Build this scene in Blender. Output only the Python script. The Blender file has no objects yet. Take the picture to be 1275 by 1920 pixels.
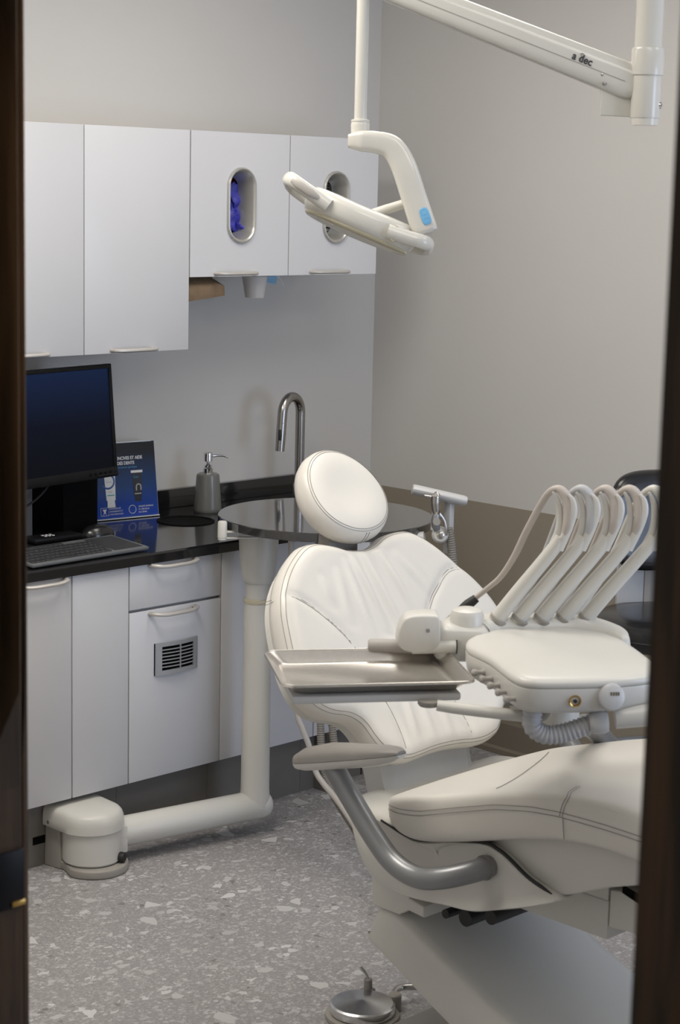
import bpy, bmesh, math, random
from mathutils import Vector, Matrix
random.seed(7)
S = bpy.context.scene
COL = S.collection

# ------------------------------------------------------------------ camera
cam_d = bpy.data.cameras.new('camera'); cam = bpy.data.objects.new('camera', cam_d); COL.objects.link(cam)
RIGHT = Vector((0.70816, -0.70570, 0.02229)); UP = Vector((0.10141, 0.13290, 0.98593)); FWD = Vector((0.69873, 0.69594, -0.16568))
cam.matrix_world = Matrix(((RIGHT.x, UP.x, -FWD.x, 0.0), (RIGHT.y, UP.y, -FWD.y, 0.0), (RIGHT.z, UP.z, -FWD.z, 1.7), (0, 0, 0, 1)))
cam_d.sensor_fit = 'VERTICAL'; cam_d.sensor_height = 36.0; cam_d.lens = 66.375
cam_d.clip_start = 0.05; cam_d.clip_end = 60
cam_d.dof.use_dof = True; cam_d.dof.focus_distance = 4.6; cam_d.dof.aperture_fstop = 10.0
S.camera = cam
# ------------------------------------------------------------------ light
S.view_settings.view_transform = 'Standard'; S.view_settings.look = 'None'
S.view_settings.gamma = 1.0; S.view_settings.use_curve_mapping = False
S.view_settings.exposure = -0.04
W = bpy.data.worlds.new('world'); S.world = W; W.use_nodes = True
wb = W.node_tree.nodes['Background']; wb.inputs[0].default_value = (1.0, 0.97, 0.93, 1); wb.inputs[1].default_value = 0.26

def area(name, loc, rot, sx, sy, col, power):
    d = bpy.data.lights.new(name, 'AREA'); d.shape = 'RECTANGLE'; d.size = sx; d.size_y = sy
    d.color = col; d.energy = power
    o = bpy.data.objects.new(name, d); COL.objects.link(o); o.location = loc; o.rotation_euler = rot
    return o
# daylight through the window in the wall at the foot of the chair
area('window_daylight', (3.65, -0.56, 1.30), (math.radians(90), 0, 0), 1.2, 1.5, (0.60, 0.735, 1.0), 36)
# four unseen ceiling troffers, number and spread added to brighten the walls
LAMPS = ((1.95, 1.05), (1.95, 2.95), (3.35, 1.05), (3.35, 2.95))
for (lx, ly), pw in zip(LAMPS, (7, 25, 6.5, 11)):
    area('added_ceiling_lamp_light', (lx, ly, 2.575), (0, 0, 0), 0.56, 1.16, (1.0, 0.955, 0.89), pw)

# ------------------------------------------------------------------ materials
def lin(c):
    return tuple(((v / 255.0) / 12.92 if v / 255.0 <= 0.04045 else ((v / 255.0 + 0.055) / 1.055) ** 2.4) for v in c)
def mat(name, col, rough=0.5, metal=0.0, var=0.06, nscale=8.0, bump=0.0, bscale=200.0, coat=0.0, spec=0.5, emit=None, stretch=None, trans=0.0):
    m = bpy.data.materials.new(name); m.use_nodes = True
    nt = m.node_tree; N = nt.nodes; L = nt.links; b = N['Principled BSDF']
    tc = N.new('ShaderNodeTexCoord'); mp = N.new('ShaderNodeMapping'); L.new(tc.outputs['Object'], mp.inputs[0])
    if stretch: mp.inputs['Scale'].default_value = stretch
    nz = N.new('ShaderNodeTexNoise'); nz.inputs['Scale'].default_value = nscale; nz.inputs['Detail'].default_value = 4
    L.new(mp.outputs[0], nz.inputs['Vector'])
    rp = N.new('ShaderNodeValToRGB')
    rp.color_ramp.elements[0].position = 0.3; rp.color_ramp.elements[1].position = 0.7
    rp.color_ramp.elements[0].color = (*[max(0, c * (1 - var)) for c in col], 1)
    rp.color_ramp.elements[1].color = (*[min(1, c * (1 + var)) for c in col], 1)
    L.new(nz.outputs['Fac'], rp.inputs[0]); L.new(rp.outputs[0], b.inputs['Base Color'])
    b.inputs['Roughness'].default_value = rough; b.inputs['Metallic'].default_value = metal
    b.inputs['Specular IOR Level'].default_value = spec
    b.inputs['Coat Weight'].default_value = coat; b.inputs['Coat Roughness'].default_value = 0.08
    if trans: b.inputs['Transmission Weight'].default_value = trans
    if bump > 0:
        n2 = N.new('ShaderNodeTexNoise'); n2.inputs['Scale'].default_value = bscale; n2.inputs['Detail'].default_value = 3
        L.new(tc.outputs['Object'], n2.inputs['Vector'])
        bp = N.new('ShaderNodeBump'); bp.inputs['Strength'].default_value = bump; bp.inputs['Distance'].default_value = 0.002
        L.new(n2.outputs['Fac'], bp.inputs['Height']); L.new(bp.outputs[0], b.inputs['Normal'])
    if emit:
        b.inputs['Emission Color'].default_value = (*emit[0], 1); b.inputs['Emission Strength'].default_value = emit[1]
    return m
M = {}
M['wall'] = mat('wall_paint', (0.568, 0.552, 0.528), 0.75, var=0.012, nscale=3, bump=0.06, bscale=260)
M['ceil'] = mat('ceiling_tile', (0.70, 0.69, 0.66), 0.85, var=0.03, nscale=40, bump=0.2, bscale=120)
M['cab'] = mat('white_laminate', (0.57, 0.57, 0.585), 0.34, var=0.008, nscale=4)
M['cabedge'] = mat('cabinet_carcass', (0.50, 0.49, 0.48), 0.5, var=0.02)
M['pull'] = mat('matte_nickel', (0.56, 0.535, 0.50), 0.42, 0.45, var=0.03)
M['stone'] = mat('black_granite', (0.010, 0.010, 0.011), 0.10, var=0.6, nscale=420, spec=0.5, coat=0.35)
M['tabletop'] = mat('black_glass_laminate', (0.034, 0.033, 0.0315), 0.07, var=0.35, nscale=300, spec=0.85, coat=1.0)
M['kick'] = mat('grey_kick_laminate', (0.150, 0.140, 0.126), 0.42, var=0.03)
M['brown'] = mat('taupe_paint', (0.28, 0.243, 0.19), 0.6, var=0.02, nscale=5, bump=0.05, bscale=240)
M['base'] = mat('taupe_baseboard', (0.235, 0.20, 0.152), 0.4, var=0.03)
M['leather'] = mat('cream_upholstery', (0.685, 0.655, 0.598), 0.34, var=0.012, nscale=6, bump=0.10, bscale=330, spec=0.42)
M['thread'] = mat('grey_thread', (0.19, 0.175, 0.155), 0.8, var=0.2, nscale=400)
M['plastic'] = mat('cream_plastic', (0.62, 0.605, 0.56), 0.33, var=0.012, nscale=5)
M['gloss'] = mat('glossy_cream_plastic', (0.585, 0.57, 0.52), 0.17, var=0.012, nscale=5)
M['plastic2'] = mat('warm_grey_plastic', (0.32, 0.30, 0.268), 0.42, var=0.02, nscale=5)
M['plastic3'] = mat('cool_white_plastic', (0.52, 0.52, 0.515), 0.35, var=0.02)
M['greypad'] = mat('grey_urethane', (0.235, 0.222, 0.205), 0.46, var=0.03)
M['silicone'] = mat('grey_silicone', (0.40, 0.375, 0.345), 0.55, var=0.03)
M['alu'] = mat('satin_grey_paint', (0.27, 0.275, 0.28), 0.36, 0.55, var=0.03)
M['ventgrey'] = mat('vent_grey_plastic', (0.33, 0.335, 0.34), 0.4, 0.2, var=0.03)
M['steel'] = mat('brushed_steel', (0.56, 0.54, 0.51), 0.24, 1.0, var=0.05, nscale=30, stretch=(1, 40, 40))
M['tray'] = mat('steel_tray', (0.63, 0.60, 0.56), 0.28, 1.0, var=0.04, nscale=120)
M['chrome'] = mat('chrome', (0.72, 0.72, 0.73), 0.07, 1.0, var=0.02)
M['faucet'] = mat('brushed_nickel', (0.36, 0.345, 0.325), 0.25, 1.0, var=0.04, nscale=60)
M['satin'] = mat('satin_silver', (0.50, 0.49, 0.46), 0.34, 0.7, var=0.02)
M['black'] = mat('black_plastic', (0.006, 0.006, 0.007), 0.42, var=0.1, spec=0.16)
M['blackmatte'] = mat('black_matte', (0.003, 0.003, 0.003), 0.7, var=0.1, spec=0.08)
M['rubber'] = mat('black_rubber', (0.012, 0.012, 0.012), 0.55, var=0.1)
def screen_mat():                                    # emission gradient: near black at the bottom, dark blue towards the top
    m = mat('screen_gradient', (0.002, 0.002, 0.003), 0.35, var=0.05, spec=0.07); nt = m.node_tree; N = nt.nodes; L = nt.links; b = N['Principled BSDF']
    tc = N.new('ShaderNodeTexCoord'); sx = N.new('ShaderNodeSeparateXYZ'); L.new(tc.outputs['Object'], sx.inputs[0])
    mr = N.new('ShaderNodeMapRange'); mr.inputs[1].default_value = 0.19; mr.inputs[2].default_value = 0.46; L.new(sx.outputs['Z'], mr.inputs[0])
    r = N.new('ShaderNodeValToRGB'); e = r.color_ramp.elements
    e[0].position = 0.0; e[0].color = (0.0022, 0.0030, 0.0055, 1); e[1].position = 1.0; e[1].color = (0.0075, 0.0190, 0.062, 1)
    k = e.new(0.45); k.color = (0.0028, 0.0048, 0.013, 1)
    L.new(mr.outputs[0], r.inputs[0]); L.new(r.outputs[0], b.inputs['Emission Color']); b.inputs['Emission Strength'].default_value = 0.8; return m
M['gradient_screen'] = screen_mat()
def spun_mat():
    m = mat('spun_chrome', (0.75, 0.75, 0.75), 0.20, 1.0, var=0.02); nt = m.node_tree; b = nt.nodes['Principled BSDF']
    t = nt.nodes.new('ShaderNodeTangent'); t.direction_type = 'RADIAL'; t.axis = 'Z'; nt.links.new(t.outputs[0], b.inputs['Tangent'])
    b.inputs['Anisotropic'].default_value = 0.75; return m
M['spun'] = spun_mat()
M['screen'] = mat('screen_glass', (0.004, 0.005, 0.008), 0.16, var=0.05, spec=0.6)
M['vinyl'] = mat('black_vinyl', (0.010, 0.010, 0.011), 0.24, var=0.1, bump=0.05, bscale=300, spec=0.5, coat=0.15)
M['keys'] = mat('keyboard_keys', (0.030, 0.031, 0.033), 0.45, var=0.1)
M['kbody'] = mat('keyboard_body', (0.12, 0.125, 0.13), 0.40, var=0.06)
M['ceramic'] = mat('grey_ceramic', (0.135, 0.135, 0.128), 0.25, var=0.10, nscale=30, stretch=(8, 8, 1))
M['hose'] = mat('grey_hose', (0.44, 0.415, 0.385), 0.5, var=0.04)
M['hosewarm'] = mat('beige_hose', (0.47, 0.425, 0.385), 0.45, var=0.04)
M['hoseblue'] = mat('pale_blue_grey_hose', (0.45, 0.455, 0.465), 0.45, var=0.04)
M['darkhose'] = mat('dark_grey_hose', (0.215, 0.20, 0.175), 0.55, var=0.05)
M['blue'] = mat('blue_touchpad', (0.16, 0.42, 0.68), 0.35, var=0.05)
M['glove'] = mat('violet_blue_nitrile', (0.035, 0.035, 0.33), 0.5, var=0.25, nscale=60, bump=0.3, bscale=150)
M['glovebox'] = mat('glove_box_card', (0.08, 0.17, 0.42), 0.4, var=0.3, nscale=60)
M['red'] = mat('red_print', (0.45, 0.03, 0.04), 0.4)
M['kraft'] = mat('kraft_paper', (0.155, 0.105, 0.062), 0.85, var=0.12, nscale=50, bump=0.3, bscale=150)
M['cup'] = mat('white_plastic_cup', (0.66, 0.63, 0.60), 0.4, var=0.02)
M['mask'] = mat('pale_blue_fabric', (0.26, 0.47, 0.66), 0.8, var=0.06, nscale=80)
M['paper'] = mat('white_paper', (0.70, 0.70, 0.70), 0.6, var=0.03)
M['ink'] = mat('dark_ink', (0.03, 0.03, 0.035), 0.5)
M['acrylic'] = mat('clear_acrylic_edge', (0.55, 0.60, 0.66), 0.1, var=0.02, spec=0.7)
M['white'] = mat('white_print', (0.62, 0.62, 0.61), 0.45)
M['cyan'] = mat('cyan_print', (0.05, 0.25, 0.45), 0.4)
M['tealp'] = mat('teal_print', (0.02, 0.30, 0.28), 0.4)
M['navy'] = mat('navy_print', (0.02, 0.07, 0.25), 0.35)
M['tubeblack'] = mat('black_print', (0.008, 0.009, 0.014), 0.3)
M['brass'] = mat('brass', (0.50, 0.32, 0.10), 0.28, 1.0, var=0.1)
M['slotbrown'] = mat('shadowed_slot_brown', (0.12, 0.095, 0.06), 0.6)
M['lens'] = mat('light_lens', (0.72, 0.66, 0.48), 0.15, var=0.04, trans=0.35)
M['diffuser'] = mat('lamp_diffuser', (0.8, 0.8, 0.78), 0.6, emit=((1.0, 0.92, 0.80), 1.6))
M['cable'] = mat('black_cable', (0.015, 0.015, 0.017), 0.45)

def board_mat():                                     # dark board: near black at the top to saturated blue at the foot (its print)
    m = mat('blue_card_print', (0.02, 0.05, 0.18), 0.16, spec=0.35); nt = m.node_tree; N = nt.nodes; L = nt.links; b = N['Principled BSDF']
    tc = N.new('ShaderNodeTexCoord'); sx = N.new('ShaderNodeSeparateXYZ'); L.new(tc.outputs['Object'], sx.inputs[0])
    mr = N.new('ShaderNodeMapRange'); mr.inputs[1].default_value = 0.0; mr.inputs[2].default_value = 0.215; L.new(sx.outputs['Z'], mr.inputs[0])
    nz = N.new('ShaderNodeTexNoise'); nz.inputs['Scale'].default_value = 14; L.new(tc.outputs['Object'], nz.inputs['Vector'])
    ad = N.new('ShaderNodeMath'); ad.operation = 'MULTIPLY_ADD'; ad.inputs[1].default_value = 0.12; L.new(nz.outputs['Fac'], ad.inputs[0]); L.new(mr.outputs[0], ad.inputs[2])
    r = N.new('ShaderNodeValToRGB'); e = r.color_ramp.elements
    e[0].position = 0.05; e[0].color = (0.018, 0.055, 0.36, 1); e[1].position = 0.95; e[1].color = (0.010, 0.011, 0.014, 1)
    k = r.color_ramp.elements.new(0.5); k.color = (0.010, 0.040, 0.135, 1)
    L.new(ad.outputs[0], r.inputs[0]); L.new(r.outputs[0], b.inputs['Base Color']); return m
M['board'] = board_mat()

def wood_mat():
    m = bpy.data.materials.new('dark_walnut'); m.use_nodes = True; nt = m.node_tree; N = nt.nodes; L = nt.links; b = N['Principled BSDF']
    tc = N.new('ShaderNodeTexCoord'); mp = N.new('ShaderNodeMapping'); L.new(tc.outputs['Object'], mp.inputs[0]); mp.inputs['Scale'].default_value = (14, 14, 1.1)
    nz = N.new('ShaderNodeTexNoise'); nz.inputs['Scale'].default_value = 2.6; nz.inputs['Detail'].default_value = 6; nz.inputs['Distortion'].default_value = 1.4; L.new(mp.outputs[0], nz.inputs['Vector'])
    r = N.new('ShaderNodeValToRGB'); r.color_ramp.elements[0].position = 0.36; r.color_ramp.elements[1].position = 0.66
    r.color_ramp.elements[0].color = (0.030, 0.020, 0.013, 1); r.color_ramp.elements[1].color = (0.098, 0.054, 0.028, 1)
    L.new(nz.outputs['Fac'], r.inputs[0]); L.new(r.outputs[0], b.inputs['Base Color']); b.inputs['Roughness'].default_value = 0.45
    return m
M['wood'] = wood_mat()
M['wood'].node_tree.nodes['Principled BSDF'].inputs['Specular IOR Level'].default_value = 0.22

def floor_mat():                                     # grey vinyl printed like terrazzo: pale stone chips of many sizes
    m = bpy.data.materials.new('terrazzo_vinyl'); m.use_nodes = True; nt = m.node_tree; N = nt.nodes; L = nt.links; b = N['Principled BSDF']
    tc = N.new('ShaderNodeTexCoord')
    def layer(scale, sx, sy, keep, edge, seed, prev, cols):
        mp = N.new('ShaderNodeMapping'); mp.inputs['Scale'].default_value = (sx, sy, 1); mp.inputs['Location'].default_value = (seed, seed * .7, 0); mp.inputs['Rotation'].default_value = (0, 0, seed)
        L.new(tc.outputs['Object'], mp.inputs[0])
        wz = N.new('ShaderNodeTexNoise'); wz.inputs['Scale'].default_value = scale * 1.7; L.new(mp.outputs[0], wz.inputs['Vector'])
        mx = N.new('ShaderNodeMix'); mx.data_type = 'VECTOR'; mx.inputs['Factor'].default_value = 0.012
        L.new(mp.outputs[0], mx.inputs[4]); L.new(wz.outputs['Color'], mx.inputs[5])
        v = N.new('ShaderNodeTexVoronoi'); v.feature = 'DISTANCE_TO_EDGE'; v.inputs['Scale'].default_value = scale; L.new(mx.outputs[1], v.inputs['Vector'])
        c = N.new('ShaderNodeTexVoronoi'); c.inputs['Scale'].default_value = scale; L.new(mx.outputs[1], c.inputs['Vector'])
        sp = N.new('ShaderNodeSeparateColor'); L.new(c.outputs['Color'], sp.inputs[0])
        g1 = N.new('ShaderNodeMath'); g1.operation = 'LESS_THAN'; g1.inputs[1].default_value = keep; L.new(sp.outputs[0], g1.inputs[0])
        ew = N.new('ShaderNodeMath'); ew.operation = 'MULTIPLY_ADD'; ew.inputs[1].default_value = edge * 1.6; ew.inputs[2].default_value = edge * 0.4; L.new(sp.outputs[1], ew.inputs[0])
        g2 = N.new('ShaderNodeMath'); g2.operation = 'GREATER_THAN'; L.new(v.outputs['Distance'], g2.inputs[0]); L.new(ew.outputs[0], g2.inputs[1])
        mu = N.new('ShaderNodeMath'); mu.operation = 'MULTIPLY'; L.new(g1.outputs[0], mu.inputs[0]); L.new(g2.outputs[0], mu.inputs[1])
        r = N.new('ShaderNodeValToRGB'); r.color_ramp.elements[0].color = (*cols[0], 1); r.color_ramp.elements[1].color = (*cols[1], 1); L.new(sp.outputs[2], r.inputs[0])
        mc = N.new('ShaderNodeMix'); mc.data_type = 'RGBA'; L.new(mu.outputs[0], mc.inputs[0]); L.new(prev, mc.inputs[6]); L.new(r.outputs[0], mc.inputs[7])
        return mc.outputs[2]
    nz = N.new('ShaderNodeTexNoise'); nz.inputs['Scale'].default_value = 160; nz.inputs['Detail'].default_value = 5; L.new(tc.outputs['Object'], nz.inputs['Vector'])
    r0 = N.new('ShaderNodeValToRGB'); r0.color_ramp.elements[0].position = .35; r0.color_ramp.elements[1].position = .7
    r0.color_ramp.elements[0].color = (0.27, 0.257, 0.255, 1); r0.color_ramp.elements[1].color = (0.365, 0.35, 0.343, 1); L.new(nz.outputs['Fac'], r0.inputs[0])
    o = layer(150, 1, 1.15, .42, .10, 1.3, r0.outputs[0], ((0.35, 0.335, 0.332), (0.50, 0.49, 0.485)))
    o = layer(80, 1, 1.2, .22, .10, 4.1, o, ((0.37, 0.355, 0.35), (0.55, 0.54, 0.535)))
    o = layer(60, 1.2, 1, .03, .14, 6.7, o, ((0.20, 0.18, 0.175), (0.26, 0.24, 0.235)))
    o = layer(36, 1, 1.35, .11, .12, 2.2, o, ((0.45, 0.435, 0.43), (0.62, 0.61, 0.60)))
    o = layer(19, 1.25, 1, .07, .14, 8.4, o, ((0.50, 0.49, 0.48), (0.64, 0.63, 0.62)))
    L.new(o, b.inputs['Base Color']); b.inputs['Roughness'].default_value = 0.38; b.inputs['Specular IOR Level'].default_value = 0.35
    return m
M['floor'] = floor_mat()

def rail_wall_mat():                                 # pale paint above, taupe below the painted line at 0.775 m
    m = mat('two_tone_wall_paint', (0.568, 0.552, 0.528), 0.72, var=0.012, nscale=3, bump=0.05, bscale=260)
    nt = m.node_tree; N = nt.nodes; L = nt.links; b = N['Principled BSDF']
    ge = N.new('ShaderNodeNewGeometry'); sx = N.new('ShaderNodeSeparateXYZ'); L.new(ge.outputs['Position'], sx.inputs[0])
    g = N.new('ShaderNodeMath'); g.operation = 'LESS_THAN'; g.inputs[1].default_value = 0.775; L.new(sx.outputs['Z'], g.inputs[0])
    mx = N.new('ShaderNodeMix'); mx.data_type = 'RGBA'; L.new(g.outputs[0], mx.inputs[0])
    src = b.inputs['Base Color'].links[0].from_socket
    L.new(src, mx.inputs[6]); mx.inputs[7].default_value = (0.28, 0.243, 0.19, 1); L.new(mx.outputs[2], b.inputs['Base Color'])
    return m
M['twotone'] = rail_wall_mat()

# ------------------------------------------------------------------ mesh helpers
V = Vector
def catmull(pts, n=8, closed=False):
    P = [V(p) for p in pts]; out = []; k = len(P)
    for i in range(k if closed else k - 1):
        if closed: a, b, c, d = P[(i - 1) % k], P[i], P[(i + 1) % k], P[(i + 2) % k]
        else: a, b, c, d = P[max(i - 1, 0)], P[i], P[i + 1], P[min(i + 2, k - 1)]
        for j in range(n):
            t = j / n
            out.append(0.5 * ((2 * b) + (c - a) * t + (2 * a - 5 * b + 4 * c - d) * t * t + (3 * b - a - 3 * c + d) * t ** 3))
    if not closed: out.append(P[-1].copy())
    return out
def resample(pts, n, closed=True):
    P = [V(p) for p in pts]; Q = P + [P[0]] if closed else P
    ds = [0]
    for i in range(len(Q) - 1): ds.append(ds[-1] + (Q[i + 1] - Q[i]).length)
    out = []; j = 0; m = n if closed else n - 1
    for i in range(n):
        s = ds[-1] * i / m
        while j < len(Q) - 2 and ds[j + 1] < s: j += 1
        out.append(Q[j].lerp(Q[j + 1], (s - ds[j]) / max(ds[j + 1] - ds[j], 1e-9)))
    return out
class MB:
    def __init__(self): self.bm = bmesh.new()
    def _add(self, verts, faces):
        vs = [self.bm.verts.new(v) for v in verts]
        for f in faces:
            try: self.bm.faces.new([vs[i] for i in f])
            except ValueError: pass
        return vs
    def box(self, lo, hi, bev=0.0, mtx=None, seg=2):
        b = bmesh.new(); bmesh.ops.create_cube(b, size=1.0)
        for v in b.verts: v.co = V([(lo[i] + hi[i]) / 2 + v.co[i] * (hi[i] - lo[i]) for i in range(3)])
        if bev > 0: bmesh.ops.bevel(b, geom=list(b.edges), offset=bev, segments=seg, profile=0.5, affect='EDGES')
        if mtx is not None: b.transform(mtx)
        self._merge(b); return self
    def _merge(self, b):
        me = bpy.data.meshes.new('tmp'); b.to_mesh(me); b.free(); self.bm.from_mesh(me); bpy.data.meshes.remove(me)
    def rings(self, rings, closed=True, cap0=True, cap1=True):
        n = len(rings[0]); vs = [[self.bm.verts.new(p) for p in r] for r in rings]
        for i in range(len(rings) - 1):
            for j in range(n if closed else n - 1):
                k = (j + 1) % n
                try: self.bm.faces.new((vs[i][j], vs[i][k], vs[i + 1][k], vs[i + 1][j]))
                except ValueError: pass
        if closed and cap0: self.bm.faces.new(list(reversed(vs[0])))
        if closed and cap1: self.bm.faces.new(vs[-1])
        return self
    def tube(self, pts, r, seg=14, smooth=0, cap=True, flat=1.0, upv=None):
        P = catmull(pts, smooth) if smooth else [V(p) for p in pts]
        n = len(P)
        if hasattr(r, '__len__'):
            R = []
            for i in range(n):
                t = i / (n - 1) * (len(r) - 1); a = min(int(t), len(r) - 2); R.append(r[a] + (r[a + 1] - r[a]) * (t - a))
        else: R = [r] * n
        T = [(P[min(i + 1, n - 1)] - P[max(i - 1, 0)]).normalized() for i in range(n)]
        u = V(upv) if upv else (V((0, 0, 1)) if abs(T[0].z) < 0.9 else V((1, 0, 0)))
        rg = []
        for i in range(n):
            u = (u - T[i] * u.dot(T[i])).normalized(); w = T[i].cross(u)
            rg.append([P[i] + u * (R[i] * math.cos(a)) + w * (R[i] * flat * math.sin(a)) for a in [2 * math.pi * j / seg for j in range(seg)]])
        return self.rings(rg, True, cap, cap)
    def lathe(self, prof, o=(0, 0, 0), axis=(0, 0, 1), seg=40):
        ax = V(axis).normalized(); u = ax.orthogonal().normalized(); w = ax.cross(u); o = V(o)
        rg = [[o + ax * z + u * (max(r, 1e-5) * math.cos(a)) + w * (max(r, 1e-5) * math.sin(a)) for a in [2 * math.pi * j / seg for j in range(seg)]] for r, z in prof]
        return self.rings(rg)
    def prism(self, poly, vec, bev=0.0, seg=3):
        b = bmesh.new(); vec = V(vec)
        a = [b.verts.new(V(p)) for p in poly]; c = [b.verts.new(V(p) + vec) for p in poly]; n = len(poly)
        b.faces.new(list(reversed(a))); b.faces.new(c)
        for i in range(n): b.faces.new((a[i], a[(i + 1) % n], c[(i + 1) % n], c[i]))
        bmesh.ops.recalc_face_normals(b, faces=b.faces)
        if bev > 0:
            cap = [e for e in b.edges if any(len(f.verts) == n for f in e.link_faces)] if n > 4 else list(b.edges)
            bmesh.ops.bevel(b, geom=cap, offset=bev, segments=seg, profile=0.5, affect='EDGES', clamp_overlap=True)
        self._merge(b); return self
    def ribbed(self, pts, r, pitch, depth, seg=16, smooth=10):
        P = catmull(pts, smooth); L = sum((P[i + 1] - P[i]).length for i in range(len(P) - 1)); n = max(12, int(L / pitch) * 4)
        P = resample(P, n, False); R = [r + depth * (0.5 * math.sin(2 * math.pi * i / 4.0 + .8)) for i in range(n)]
        return self.tube(P, R, seg)
    def build(self, name, m, parent=None, smooth=True, angle=40, sub=0):
        bm = self.bm; bmesh.ops.remove_doubles(bm, verts=bm.verts, dist=1e-6)
        bmesh.ops.recalc_face_normals(bm, faces=bm.faces)
        off = base_loc(parent) if parent else None
        if off is not None:
            for v in bm.verts: v.co -= off
        me = bpy.data.meshes.new(name)
        if smooth:
            for f in bm.faces: f.smooth = True
            th = math.radians(angle)
            for e in bm.edges:
                if len(e.link_faces) == 2 and e.calc_face_angle(0) > th: e.smooth = False
        bm.to_mesh(me); bm.free()
        if m: me.materials.append(M[m] if isinstance(m, str) else m)
        o = bpy.data.objects.new(name, me); COL.objects.link(o)
        if parent: o.parent = parent
        if sub:
            md = o.modifiers.new('subdivision', 'SUBSURF'); md.levels = sub; md.render_levels = sub
        return o
def base_loc(o):
    l = V((0, 0, 0))
    while o is not None: l += V(o.location); o = o.parent
    return l
def thing(name, loc, label, cat, group=None):
    o = bpy.data.objects.new(name, None); COL.objects.link(o); o.location = loc; o.empty_display_size = 0.05
    o['label'] = label; o['category'] = cat
    if group: o['group'] = group
    return o
def lone(mb, name, m, loc, label, cat, group=None, **k):   # a thing that is a single mesh, its origin at loc
    e = bpy.data.objects.new('tmp', None); e.location = loc
    for v in mb.bm.verts: v.co -= V(loc)
    o = mb.build(name, m, None, **k); o.location = loc; bpy.data.objects.remove(e)
    o['label'] = label; o['category'] = cat
    if group: o['group'] = group
    return o
def struct(name, mb, m, **k):
    o = mb.build(name, m, None, **k); o['kind'] = 'structure'; return o
def dup(root, loc, label, group=None):
    r = root.copy(); COL.objects.link(r); r.location = loc; r['label'] = label
    if group: r['group'] = group
    for ch in list(root.children):
        c = ch.copy(); COL.objects.link(c); c.parent = r
        for g in list(ch.children):
            d = g.copy(); COL.objects.link(d); d.parent = c
    return r
def text(name, body, size, loc, right, up, m, parent, align='LEFT', ext=0.0003, bold=0.0, squeeze=1.0):
    cu = bpy.data.curves.new(name, 'FONT'); cu.body = body; cu.size = size; cu.align_x = align; cu.extrude = ext; cu.offset = bold
    to = bpy.data.objects.new('tmp_text', cu); me = bpy.data.meshes.new_from_object(to); bpy.data.objects.remove(to)
    r = V(right).normalized(); u = V(up).normalized(); n = r.cross(u)
    off = base_loc(parent) if parent else V((0, 0, 0))
    for v in me.vertices: v.co = V(loc) + r * (v.co.x * squeeze) + u * v.co.y + n * v.co.z - off
    me.materials.clear(); me.materials.append(M[m]); me.name = name
    o = bpy.data.objects.new(name, me); COL.objects.link(o)
    if parent: o.parent = parent
    return o
def arc(c, r, a0, a1, n, ex, ey):
    return [V(c) + V(ex) * (r * math.cos(a)) + V(ey) * (r * math.sin(a)) for a in [a0 + (a1 - a0) * i / n for i in range(n + 1)]]

# ------------------------------------------------------------------ room shell
XR, YB, ZC, XL, YF = 4.378, 4.226, 2.60, 1.158, -0.60
XH = 1.04
struct('floor', MB().box((-0.9, -1.2, -0.05), (XR, YB, 0.0)), 'floor', smooth=False)
struct('ceiling', MB().box((XH, YF, ZC), (XR, YB, ZC + 0.05)), 'ceil', smooth=False)
struct('wall_back', MB().box((XH, YB, 0), (XR + 0.1, YB + 0.1, ZC)), 'twotone', smooth=False)
struct('wall_right', MB().box((XR, YF, 0), (XR + 0.1, YB, ZC)), 'twotone', smooth=False)
wl = MB().box((XH + 0.005, 1.652, 0), (XL - 0.005, YB, ZC)).box((XH + 0.005, YF, 0), (XL - 0.005, 0.708, ZC)).box((XH + 0.005, 0.708, 2.12), (XL - 0.005, 1.652, ZC))
struct('wall_left', wl, 'wall', smooth=False)
wf = MB().box((XH, YF - 0.1, 0), (3.00, YF, ZC)).box((4.30, YF - 0.1, 0), (XR, YF, ZC)).box((3.00, YF - 0.1, 0), (4.30, YF, 0.50)).box((3.00, YF - 0.1, 2.10), (4.30, YF, ZC))
struct('wall_front', wf, 'wall', smooth=False)
win = struct('window_1', MB().box((3.00, YF - 0.07, 0.50), (3.05, YF - 0.03, 2.10)).box((4.25, YF - 0.07, 0.50), (4.30, YF - 0.03, 2.10)).box((3.05, YF - 0.07, 0.50), (4.25, YF - 0.03, 0.55)).box((3.05, YF - 0.07, 2.05), (4.25, YF - 0.03, 2.10)).box((3.63, YF - 0.07, 0.55), (3.67, YF - 0.03, 2.05)), 'cab', smooth=False)
bb = MB()
prof = [(0, 0), (0.016, 0.0), (0.016, 0.016), (0.009, 0.024), (0.009, 0.100), (0.005, 0.109), (0, 0.109)]
bb.prism([(XR - d, YF, z) for d, z in prof], (0, YB - YF, 0))
struct('baseboard_right', bb, 'base', smooth=False)
struct('baseboard_back', MB().prism([(4.10, YB - d, z) for d, z in prof], (XR - 0.016 - 4.10, 0, 0)), 'base', smooth=False)
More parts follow.
